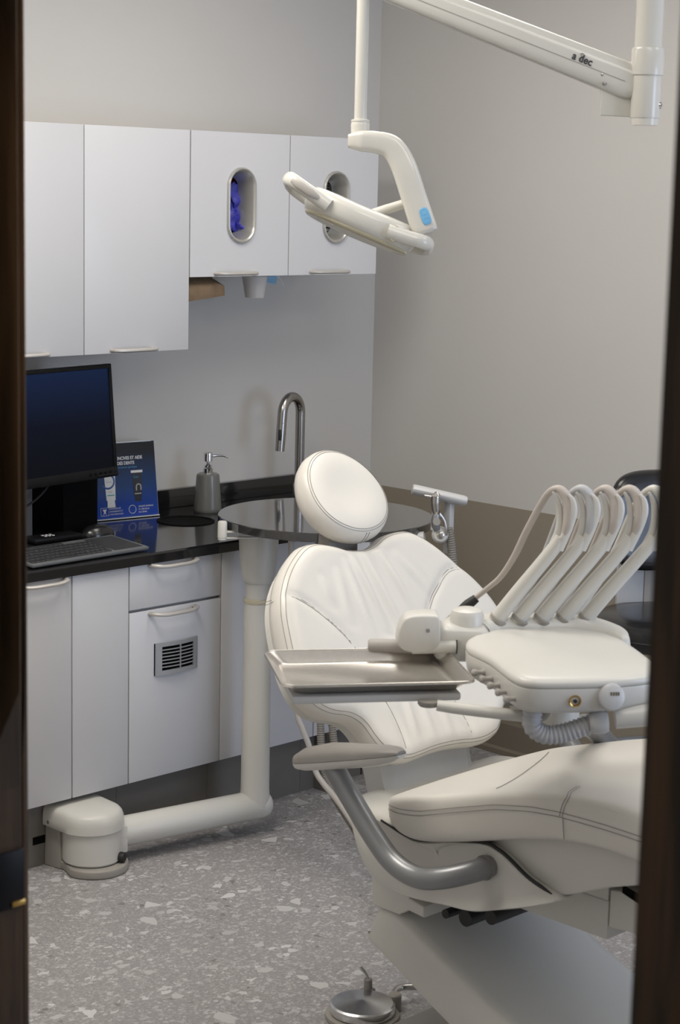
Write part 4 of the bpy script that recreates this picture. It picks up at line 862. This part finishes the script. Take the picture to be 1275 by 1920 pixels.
# rear bridge with the arm sockets
SOCK = [(2.491, 2.087), (2.522, 2.0635), (2.554, 2.0395), (2.586, 2.0155), (2.619, 1.991)]
bp_ = catmull([V((2.416, 2.098, 0)), V((2.432, 2.112, 0)), V((2.460, 2.118, 0)), V((2.500, 2.108, 0)), V((2.552, 2.070, 0)), V((2.594, 2.030, 0)), V((2.618, 1.988, 0)), V((2.622, 1.935, 0)), V((2.606, 1.896, 0))], 6)
bhw = [.050, .052, .049, .044, .042, .041, .037, .027, .012]; nb = len(bp_); rg = []
for i, p in enumerate(bp_):
    T = (bp_[min(i + 1, nb - 1)] - bp_[max(i - 1, 0)]).normalized(); sdv = V((-T.y, T.x, 0)); f = i / (nb - 1) * (len(bhw) - 1); k = min(int(f), len(bhw) - 2); w = bhw[k] + (bhw[k + 1] - bhw[k]) * (f - k); hh_ = .973 - max(0, f - 6) * .006 - max(0, 1 - f) * .006
    rg.append([p + sdv * (w * a_) + V((0, 0, z)) for a_, z in ((-.80, .905), (-.97, .914), (-1, .925), (-1, .944), (-.90, hh_ - .012), (-.72, hh_ - .002), (-.5, hh_), (.5, hh_), (.75, hh_ - .002), (.92, hh_ - .012), (1, .944), (1, .925), (.97, .914), (.80, .905))])
def endcap(rgx, d, sc):
    c = sum(rgx, V((0, 0, 0))) / len(rgx); return [c + (p - c) * sc + d for p in rgx]
d0 = (bp_[0] - bp_[1]).normalized(); d1 = (bp_[-1] - bp_[-2]).normalized()
rg = [endcap(rg[0], d0 * .012, .75), endcap(rg[0], d0 * .008, .92)] + rg + [endcap(rg[-1], d1 * .005, .9), endcap(rg[-1], d1 * .008, .7)]
MB().rings(rg).build('rear_bridge', 'plastic', de, angle=45)
MB().lathe([(.001, .93), (.030, .93), (.030, .982), (.026, .991), (.016, .995), (.001, .996)], (2.440, 2.112, 0)).build('bridge_boss', 'plastic', de)
# five handpiece arms, each with its own hanging hose
base0 = V((2.491, 2.087, .967))
STEM = [(-.004, .010, -.016), (.000, .001, .003), (.014, -.034, .057), (.029, -.067, .106), (.040, -.091, .143), (.044, -.100, .162)]
LEAF_L = [(.037, -.088, .140), (.041, -.096, .168), (.0425, -.097, .190), (.0405, -.096, .212), (.036, -.093, .228), (.030, -.089, .239)]
LEAF_R = [(.040, -.098, .140), (.043, -.112, .168), (.0455, -.121, .192), (.0465, -.124, .212), (.0445, -.121, .228), (.040, -.115, .237)]
HOSE_TOP = [(.043, -.105, .158), (.0455, -.112, .180), (.0475, -.113, .205), (.0465, -.107, .229), (.0415, -.094, .2435), (.0375, -.078, .238), (.039, -.058, .214)]
HOSE_A = [(.046, -.022, .160), (.056, .012, .108), (.061, .045, .066), (.062, .074, .041), (.058, .098, .020)]
HOSE_B = [(.048, -.040, .185), (.060, -.012, .133), (.058, .012, .073), (.048, .034, .028), (.038, .046, .000), (.036, .052, -.022)]
HM = ['hosewarm', 'hoseblue', 'hosewarm', 'hosewarm', 'plastic']
for i, (sx, sy) in enumerate(SOCK):
    b = V((sx, sy, .967)); sh = V((.0013, -.0016, 0)) * i
    q = lambda L: [b + V(p) + sh * max(0, p[2]) / .2 for p in L]
    arm = MB().tube(q(STEM), [.0150, .0140, .0130, .0125, .0120, .0105], 20, 5).build('instrument_arm', 'plastic', de)
    MB().tube(q(LEAF_L), [.0100, .0072, .0058, .0052, .0042, .0022], 14, 5, flat=.55, upv=(.5, -.6, .2)).build('tip_cheek', 'plastic', arm)
    MB().tube(q(LEAF_R), [.0100, .0075, .0062, .0056, .0046, .0022], 14, 5, flat=.55, upv=(.5, -.6, .2)).build('tip_cheek', 'plastic', arm)
    MB().lathe([(.0155, -.004), (.0168, -.004), (.0168, .002), (.0150, .003)], b + V((.002, -.0035, .006)), (.24, -.52, .82), 24).build('socket_collar', 'plastic2', arm)
    r_ = .0062 if i != 1 else .0066
    MB().tube(q(HOSE_TOP + (HOSE_A if i == 0 else HOSE_B)), [.0055, .0095, .0105, .0092, r_, r_, r_, r_, .0055, .0048, .0048], 14, 7).build('handpiece_hose', HM[i], de)
hp = MB().tube([b0 for b0 in (V((2.5505, 2.1865, .9845)), V((2.540, 2.197, .972)), V((2.532, 2.204, .962)))], [.0078, .0100, .0095], 16, 4).build('hose_connector', 'rubber', de)
MB().tube([V((2.533, 2.203, .9635)), V((2.523, 2.211, .952)), V((2.513, 2.219, .942)), V((2.500, 2.228, .935))], [.0095, .0090, .0075, .0055], 16, 4).build('handpiece', 'steel', hp)
# left grip with control pad
gp = MB(); GC = V((2.372, 2.152, .955)); gx = V((.72, -.69, 0)).normalized(); gy = V((.69, .72, 0)); 
prf = [(-.0475, -.012), (-.044, .010), (-.037, .026), (-.028, .0325), (-.010, .0355), (.010, .0360), (.022, .0345), (.0265, .028), (.0275, .012), (.0275, -.014), (.020, -.024), (.002, -.030), (-.018, -.0315), (-.034, -.027), (-.043, -.020)]
pp_ = resample(catmull([V((a, 0, c)) for a, c in prf], 5, True), 70, True)
rg = []
for d_, s in ((-.030, .90), (-.0285, .96), (-.025, 1.0), (.020, 1.0), (.026, .96), (.028, .88)):
    rg.append([GC + gx * (p.x * s) + gy * d_ + V((0, 0, p.z * s)) for p in pp_])
gp.rings(rg); gpo = gp.build('grip', 'plastic', de, angle=50)
MB().tube([GC + gx * -.02 + gy * -.018 + V((0, 0, -.025)), GC + gx * .056 + gy * -.018 + V((0, 0, -.021))], [.0105, .0115], 20).build('grip_bar', 'plastic', gpo)
MB().lathe([(.0110, 0), (.0128, 0), (.0128, .002), (.0110, .002)], GC + gx * .056 + gy * -.018 + V((0, 0, -.021)), gx, 24).build('bar_gasket', 'rubber', gpo)
MB().lathe([(.001, 0), (.0034, 0), (.0034, .0015), (.001, .0015)], GC + gx * .006 + gy * -.0296 + V((0, 0, .009)), -gy, 14).build('screw', 'alu', gpo)
MB().tube([GC + gx * -.095 + gy * .006 + V((0, 0, -.028)), GC + gx * -.092 + gy * .006 + V((0, 0, -.028)), GC + gx * .01 + gy * .006 + V((0, 0, -.028))], [.010, .0125, .0125], 18).build('rubber_grip', 'silicone', gpo)
# front face fittings
FP = V((2.3115, 1.7695, .921)); fn = -e2
MB().lathe([(.0075, -.012), (.0075, .001), (.0092, .002), (.0100, .0), (.0100, -.012)], FP, fn, 24).build('quick_disconnect', 'brass', de)
MB().lathe([(.001, -.012), (.0072, -.012), (.0072, -.006), (.003, -.006), (.003, .001), (.001, .001)], FP, fn, 20).build('disconnect_core', 'rubber', de)
KP = V((2.3600, 1.7370, .9265)); kn_ = (fn * .96 + V((0, 0, .25))).normalized()
MB().lathe([(.001, -.012), (.020, -.012), (.0222, -.004), (.0222, .003), (.0208, .0072), (.0165, .0098), (.001, .0106)], KP, kn_, 32).build('master_toggle_cover', 'plastic3', de)
ku_ = (V((0, 0, 1)) - kn_ * kn_.z).normalized(); kr_ = ku_.cross(kn_)
for k in range(4): MB().prism([KP + kn_ * .0094 + kr_ * (.0005 + k * .0040 - .004) + ku_ * .002, KP + kn_ * .0094 + kr_ * (.0030 + k * .0040 - .004) + ku_ * .002, KP + kn_ * .0094 + kr_ * (.0030 + k * .0040 - .004) + ku_ * .0075, KP + kn_ * .0094 + kr_ * (.0005 + k * .0040 - .004) + ku_ * .0075], kn_ * .0018).build('cover_slot', 'slotbrown', de, smooth=False)
MB().lathe([(.001, 0), (.003, 0), (.003, .002), (.001, .002)], V((2.266, 1.822, .911)), (-.75, -.6, -.2), 12).build('screw', 'plastic2', de)
for k in range(5):                                  # air coolant knobs along the left flank
    p = V((2.332, 1.975, .9245)).lerp(V((2.266, 1.850, .9165)), k / 4.0); dv = V((-.86, .36, .02))
    MB().lathe([(.001, -.004), (.0055, -.004), (.0055, .003), (.0036, .006), (.0036, .013), (.0058, .017), (.0058, .022), (.004, .0235), (.001, .024)], p, dv, 16).build('coolant_knob', 'silicone', de)
# mounting: hub below the head, rigid arm to the right, diagonal arm to the chair's far side
MB().lathe([(.001, .80), (.034, .80), (.036, .806), (.036, .870), (.030, .880), (.030, .895), (.001, .895)], (2.475, 1.930, 0), seg=36).build('head_pivot', 'plastic', de)
MB().tube([(2.475, 1.930, .842), (2.52, 1.955, .836), (2.60, 2.028, .800), (2.80, 2.150, .702), (2.95, 2.225, .664), (3.07, 2.265, .596), (3.14, 2.292, .545), (3.168, 2.30, .47), (3.168, 2.30, .30)], [.0215, .0215, .0215, .0215, .0215, .0215, .0215], 22, 5).build('support_arm', 'alu', de)
MB().box((2.953, 2.265, .27), (3.195, 2.335, .315), .008).build('chair_mount', 'plastic', de)
MB().tube([(2.385, 1.745, .885), (2.43, 1.70, .893), (2.50, 1.630, .903), (2.60, 1.53, .915)], [.0165, .018, .020, .020], 20, 4).build('flex_arm', 'plastic', de)
MB().lathe([(.001, -.016), (.015, -.016), (.0185, -.010), (.0185, .008), (.016, .014), (.001, .0145)], (2.366, 1.762, .879), (.70, -.70, .1), 28).build('arm_knuckle', 'plastic3', de)
MB().ribbed([(2.372, 1.765, .879), (2.352, 1.783, .869), (2.330, 1.805, .858), (2.309, 1.824, .855), (2.294, 1.838, .868), (2.296, 1.842, .890), (2.305, 1.846, .905)], .0152, .0072, .0024).build('umbilical_hose', 'hoseblue', de)
MB().tube([(2.214, 1.974, .889), (2.232, 1.953, .886), (2.262, 1.918, .882), (2.318, 1.862, .875), (2.334, 1.850, .878), (2.344, 1.853, .890), (2.352, 1.860, .897)], [.0088, .0095, .0095, .0095, .0100, .0100, .0100], 16, 5, flat=1.25, upv=(0, 0, 1)).build('tray_arm', 'plastic', de)
# tray holder frame, then the loose steel tray on it
TM = Matrix(((e1.x, e2.x, 0, 2.2165), (e1.y, e2.y, 0, 2.135), (0, 0, 1, .893), (0, 0, 0, 1)))
th_ = MB()
th_.box((-.143, -.110, -.004), (.136, .108, .0095), .004, TM)
th_.build('tray_holder', 'plastic3', de)
MB().lathe([(.001, .8845), (.0155, .8845), (.018, .888), (.018, .8935), (.001, .8935)], (2.214, 1.992, 0), seg=28).build('holder_disc', 'plastic2', de)
ty = thing('instrument_tray', (2.2165, 2.135, .9045), 'shallow stainless steel tray with a rolled rim left of the delivery unit', 'tray')
def rrect(hx, hy, r, z, n=8):
    o_ = []
    for cx, cy, a0 in ((hx - r, hy - r, 0), (-hx + r, hy - r, 90), (-hx + r, -hy + r, 180), (hx - r, -hy + r, 270)):
        for j in range(n + 1):
            a = math.radians(a0 + 90 * j / n); o_.append(TM @ V((cx + r * math.cos(a), cy + r * math.sin(a), z)))
    return o_
hx, hy = .1585, .1175
MB().rings([rrect(.137, .097, .02, .0115), rrect(.139, .099, .02, .0135), rrect(hx - .003, hy - .003, .022, .0285), rrect(hx, hy, .024, .0305), rrect(hx + .002, hy + .002, .025, .0290), rrect(hx + .0025, hy + .0025, .025, .0265)], True, True, False).build('pan', 'tray', ty, angle=70)
MB().tube([p + V((0, 0, .0)) for p in rrect(hx + .0005, hy + .0005, .0245, .0292)] + [rrect(hx + .0005, hy + .0005, .0245, .0292)[0]], .0020, 8).build('rolled_rim', 'tray', ty)

# ------------------------------------------------------------------ dental light on its ceiling post
li = thing('dental_light', (2.93, 2.14, ZC), 'cream dental light on a ceiling post with a sloping arm above the chair', 'dental light')
PX, PY = 2.932, 2.143
MB().lathe([(.001, ZC - .0005), (.11, ZC - .0005), (.11, ZC - .02), (.09, ZC - .035), (.001, ZC - .035)], (PX, PY, 0)).build('ceiling_flange', 'gloss', li)
MB().lathe([(.001, 1.84), (.0255, 1.84), (.0255, 2.57), (.001, 2.57)], (PX, PY, 0)).build('post', 'gloss', li)
MB().lathe([(.0258, 1.931), (.0300, 1.931), (.0304, 1.936), (.0304, 1.975), (.0292, 1.980), (.0258, 1.981)], (PX, PY, 0)).build('post_collar', 'gloss', li)
sk = MB().lathe([(.001, 1.853), (.0265, 1.853), (.0275, 1.856), (.0275, 1.931), (.001, 1.931)], (PX, PY, 0)).build('post_sleeve', 'gloss', li)
bd = V((.42, -.90, 0)).normalized()
MB().lathe([(.003, .001), (.003, .0035), (.0058, .0035), (.0070, .001), (.0070, -.002)], V((PX, PY, 1.877)) + bd * .0265, bd, 20).build('set_screw', 'chrome', li)
LA = V((2.9235, 2.188, 1.9225)); LB = V((2.628, 2.520, 2.0835)); ld = (LB - LA).normalized(); side = V((-.70, -.71, 0)); side = (side - ld * side.dot(ld)).normalized(); lu = side.cross(ld); lu = lu if lu.z > 0 else -lu
kp = V((PX, PY, 0)) - side * .020; kd_ = V((-.70, .71, 0))
MB().prism([kp + kd_ * .012 + V((0, 0, 1.855)), kp + kd_ * .083 + V((0, 0, 1.857)), kp + kd_ * .083 + V((0, 0, 1.915)), kp + kd_ * .050 + V((0, 0, 1.940)), kp + kd_ * .012 + V((0, 0, 1.950))], side * .014, .002).build('knuckle_plate', 'gloss', li)
def asec(p, hu, hs, end=0):
    o_ = []
    for j in range(36):
        a = 2 * math.pi * j / 36; c, s = math.cos(a), math.sin(a)
        o_.append(p + lu * (hu * math.copysign(abs(c) ** .62, c)) + side * (hs * math.copysign(abs(s) ** .62, s)))
    return o_
off = side * .012
MB().rings([asec(LA - ld * .024 + off, .020, .022), asec(LA - ld * .022 + off, .028, .024), asec(LA - ld * .012 + off, .0325, .024), asec(LA + off, .0335, .024), asec(LA + ld * .25 + off, .0300, .024), asec(LB + off, .0270, .024), asec(LB + ld * .02 + off, .024, .022), asec(LB + ld * .026 + off, .012, .012)]).build('flex_arm', 'gloss', li, angle=45)
face = side * .0365
MB().prism([LA - ld * .0 + face + lu * -.004, LB + face + lu * -.004, LB + face + lu * -.0055, LA + face + lu * -.0055], side * -.001).build('cover_seam', 'plastic2', li, smooth=False)
for a_, b_, r in ((.044, -.009, .0030), (.034, -.022, .0042)): MB().lathe([(.001, -.002), (r, -.002), (r * .8, .0008), (.001, .001)], LA + ld * a_ + lu * b_ + side * .0358, side, 16).build('rivet', 'steel', li)
tr_ = -ld; tu = lu
lt = text('maker_mark', 'a dec', .0200, LA + ld * .108 + face * 1.004 + lu * -.002, tr_, tu, 'ink', li, ext=.0003, bold=.0004, squeeze=.92)
lp = LA + ld * .0915 + face * 1.004
MB().tube([lp + lu * .000, lp + lu * .007, lp + lu * .0105 + tr_ * -.002], .0005, 5).tube([lp + lu * .006, lp + lu * .011 + tr_ * .003], .0005, 5).tube(arc(lp + lu * .009, .0045, .3, 2.8, 8, tr_, lu), .0005, 5).build('maker_tree_mark', 'ink', li)
QX, QY = 2.600, 2.555
MB().tube([LB + off * .3 + ld * .0, V((2.615, 2.537, 2.095)), V((QX, QY, 2.10))], .024, 20, 4).build('elbow', 'gloss', li)
MB().lathe([(.001, 1.835), (.0117, 1.835), (.0117, 2.115), (.001, 2.115)], (QX - .003, QY + .001, 0), seg=28).build('drop_tube', 'gloss', li)
MB().lathe([(.001, 1.812), (.0172, 1.812), (.0178, 1.830), (.0174, 1.8335), (.0165, 1.836), (.0174, 1.837), (.0172, 1.8405), (.013, 1.842), (.001, 1.842)], (QX - .003, QY + .001, 0), seg=32).build('drop_collar', 'gloss', li)
# yoke: swept bar bending down to the right
yp = [V(p) for p in ((2.570, 2.561, 1.8005), (2.588, 2.543, 1.8005), (2.606, 2.523, 1.799), (2.624, 2.502, 1.792), (2.634, 2.489, 1.774), (2.641, 2.476, 1.745), (2.650, 2.460, 1.695), (2.659, 2.440, 1.638))]
yq = catmull(yp, 5); hwid = [.012, .0195, .0205, .0225, .0235, .0240, .0242, .0245]; n_ = len(yq); rg = []
fdir = V((-.70, -.69, .0))
for i, p in enumerate(yq):
    T = (yq[min(i + 1, n_ - 1)] - yq[max(i - 1, 0)]).normalized(); a = (fdir - T * fdir.dot(T)).normalized(); b_ = T.cross(a)
    f = i / (n_ - 1) * 7; k = min(int(f), 6); w = hwid[k] + (hwid[k + 1] - hwid[k]) * (f - k); dpt = .019 * min(1, .45 + i * .11)
    rg.append([p + b_ * (w * math.copysign(abs(math.cos(q_)) ** .55, math.cos(q_))) + a * (dpt * math.copysign(abs(math.sin(q_)) ** .55, math.sin(q_))) for q_ in [2 * math.pi * j / 32 for j in range(32)]])
Tn = (yq[-1] - yq[-4]).normalized(); cl = yq[-1]
rg.append([cl + (p - cl) * .93 + Tn * .006 for p in rg[-1]]); rg.append([cl + (p - cl) * .6 + Tn * .0095 for p in rg[-2]])
yo = MB().rings(rg).build('yoke', 'gloss', li, angle=50)
a = (fdir - Tn * fdir.dot(Tn)).normalized(); b_ = Tn.cross(a); bc = cl - Tn * .022 + a * .0188 + b_ * (-.009 if b_.dot(V((.7, -.7, 0))) < 0 else .009)
pad = [bc + Tn * (.0165 * math.copysign(abs(math.cos(q_)) ** .6, math.cos(q_))) + b_ * (.0090 * math.copysign(abs(math.sin(q_)) ** .6, math.sin(q_))) for q_ in [2 * math.pi * j / 28 for j in range(28)]]
tp = MB().prism(pad, a * .0016, .0006).build('touch_pad', 'blue', yo); tp['label'] = 'light blue touch pad'
for s_ in (-.0082, .0082): MB().tube([bc + a * .0016 + Tn * (s_ + .0052 * math.cos(q_)) + b_ * (.0058 * math.sin(q_)) for q_ in [2 * math.pi * j / 20 for j in range(21)]], .00045, 6).build('button_ring', 'blue', tp)
# head: shield-shaped, tilted; long axis la, depth axis lb, up lc
h_a = V((.605, -.700, -.365)).normalized(); h_b = V((.62, .64, -.10)); h_b = (h_b - h_a * h_b.dot(h_a)).normalized(); h_c = h_a.cross(h_b); h_c = h_c if h_c.z > 0 else -h_c
HCN = V((2.602, 2.557, 1.652))
def hp_(x, y, z): return HCN + h_a * x + h_b * y + h_c * z
shield = [(-.112, 0), (-.108, -.030), (-.085, -.058), (-.045, -.074), (.0, -.078), (.05, -.072), (.092, -.054), (.113, -.026), (.117, 0), (.113, .026), (.092, .054), (.05, .072), (0, .078), (-.045, .074), (-.085, .058), (-.108, .030)]
HS = resample(catmull([V((x, y, 0)) for x, y in shield], 6, True), 96, True)
def hsr(s, z, dx=0): return [hp_(p.x * s + dx, p.y * s, z + .010 * (p.x * s / .11) ** 2 * (1 if z > -.01 else .3)) for p in HS]
MB().rings([hsr(.84, -.026), hsr(.94, -.022), hsr(.985, -.012), hsr(1, -.002), hsr(.99, .004)], True, True, False).build('light_head_rim', 'gloss', li, angle=60)
MB().rings([hsr(.985, .0035), hsr(.985, .0055), hsr(.955, .012), hsr(.86, .019), hsr(.6, .024, .0), hsr(.3, .026), hsr(.02, .0265)], True, False, True).build('light_head_cover', 'gloss', li, angle=60)
MB().rings([hsr(.915, -.0225), hsr(.915, -.0275), hsr(.89, -.0290), hsr(.5, -.030), hsr(.02, -.030)], True, True, True).build('lens', 'lens', li, angle=60)
def handle(sgn):
    x0, x1 = (.085, .155) if sgn > 0 else (-.150, -.075)
    if sgn < 0: pts = [hp_(-.060, -.070, -.004), hp_(-.098, -.072, .004), hp_(-.135, -.071, .012), hp_(-.150, -.055, .016), hp_(-.153, -.02, .017), hp_(-.153, .02, .017), hp_(-.150, .055, .016), hp_(-.135, .071, .012), hp_(-.098, .072, .004), hp_(-.060, .070, -.004)]
    else: pts = [hp_(.060, -.068, -.004), hp_(.100, -.066, .000), hp_(.128, -.060, .004), hp_(.139, -.040, .006), hp_(.141, 0, .006), hp_(.139, .040, .006), hp_(.128, .060, .004), hp_(.100, .066, 0), hp_(.060, .068, -.004)]
    return MB().tube(pts, .0135, 18, 5, flat=.72, upv=h_c).build('handle', 'gloss', li)
hl_ = handle(-1); handle(1)
g = MB()
pts = [hp_(-.142, -.0778, .0115), hp_(-.125, -.0812, .0088), (hp_(-.10, -.0822, .0040)), hp_(-.082, -.0805, .0005)]
g.tube(pts, [.004, .0080, .0080, .004], 14, 5, flat=.4, upv=h_c).build('handle_inlay', 'silicone', hl_)
MB().tube([hp_(.030, .005, .028), hp_(.056, -.004, .034)] + [V((2.628, 2.498, 1.676))] if False else [V((2.660, 2.474, 1.6905)), V((2.6375, 2.499, 1.6795)), V((2.624, 2.512, 1.6735)), V((2.600, 2.534, 1.662))], .0092, 18, 3).build('yaw_pin', 'gloss', li)
MB().prism([hp_(.070, -.0735, .012), hp_(.088, -.0665, .010), hp_(.085, -.0665, -.010), hp_(.078, -.070, -.020), hp_(.070, -.0735, -.018)], h_b * .010 , .002).build('side_clip', 'lens', li)

# ------------------------------------------------------------------ assistant's stool by the right wall
stl = thing('assistant_stool', (3.95, 2.74, 0), 'black vinyl stool with a backrest and foot ring against the taupe wall', 'stool')
SX, SY = 3.95, 2.74
MB().lathe([(.001, .585), (.165, .585), (.183, .592), (.192, .610), (.193, .628), (.188, .645), (.170, .656), (.12, .660), (.06, .6595), (.001, .659)], (SX, SY, 0), seg=56).build('seat', 'vinyl', stl)
MB().tube([V((SX + .1945 * math.cos(a), SY + .1945 * math.sin(a), .618)) for a in [2 * math.pi * j / 48 for j in range(49)]], .0022, 6).build('seat_piping', 'vinyl', stl)
MB().lathe([(.001, .10), (.030, .10), (.030, .30), (.022, .31), (.022, .585), (.001, .585)], (SX, SY, 0), seg=28).build('gas_column', 'alu', stl)
MB().tube([V((SX + .195 * math.cos(a), SY + .195 * math.sin(a), .268)) for a in [2 * math.pi * j / 56 for j in range(57)]], .0115, 12).tube([(SX - .195, SY, .268), (SX, SY, .262), (SX + .195, SY, .268)], .008, 8).tube([(SX, SY - .195, .268), (SX, SY, .262), (SX, SY + .195, .268)], .008, 8).build('foot_ring', 'alu', stl)
for k in range(5):
    a = 2 * math.pi * k / 5 + .3; d_ = V((math.cos(a), math.sin(a), 0))
    lg = MB().tube([V((SX, SY, .115)) + d_ * .02, V((SX, SY, .105)) + d_ * .15, V((SX, SY, .085)) + d_ * .27], [.024, .020, .014], 12, 3, flat=.8).build('base_leg', 'black', stl)
    MB().lathe([(.001, -.022), (.026, -.022), (.030, -.014), (.030, .014), (.026, .022), (.001, .022)], V((SX, SY, .0305)) + d_ * .27, (-d_.y, d_.x, 0), 24).tube([V((SX, SY, .085)) + d_ * .27, V((SX, SY, .035)) + d_ * .27], .008, 8).build('caster', 'rubber', lg)
sd = V((.858, -.514, 0)); sn = V((-.514, -.858, 0)); SB = V((4.052, 2.832, .882))
def srr(s, w):
    o_ = []
    for j in range(64):
        a = 2 * math.pi * j / 64; c, s_ = math.cos(a), math.sin(a)
        x = .165 * math.copysign(abs(c) ** .5, c) * s; z = .130 * math.copysign(abs(s_) ** .55, s_) * s
        o_.append(SB + sd * x + V((0, 0, z)) + sn * (w + .9 * x * x - .17 * z))
    return o_
MB().rings([srr(.55, -.018), srr(.9, -.018), srr(.98, -.010), srr(1.0, .004), srr(.98, .016), srr(.93, .022), srr(.8, .026), srr(.4, .028), srr(.05, .028)]).build('backrest', 'vinyl', stl, angle=60)
sbm = Matrix(((sd.x, -sn.x, 0, SB.x), (sd.y, -sn.y, 0, SB.y), (0, 0, 1, SB.z), (0, 0, 0, 1)))
MB().box((-.115, .030, -.27), (-.040, .042, -.04), .002, sbm).build('back_plate', 'plastic3', stl)
sb = MB().box((-.039, .028, -.27), (.090, .042, -.04), .002, sbm)
sb.build('back_post_cover', 'silicone', stl)
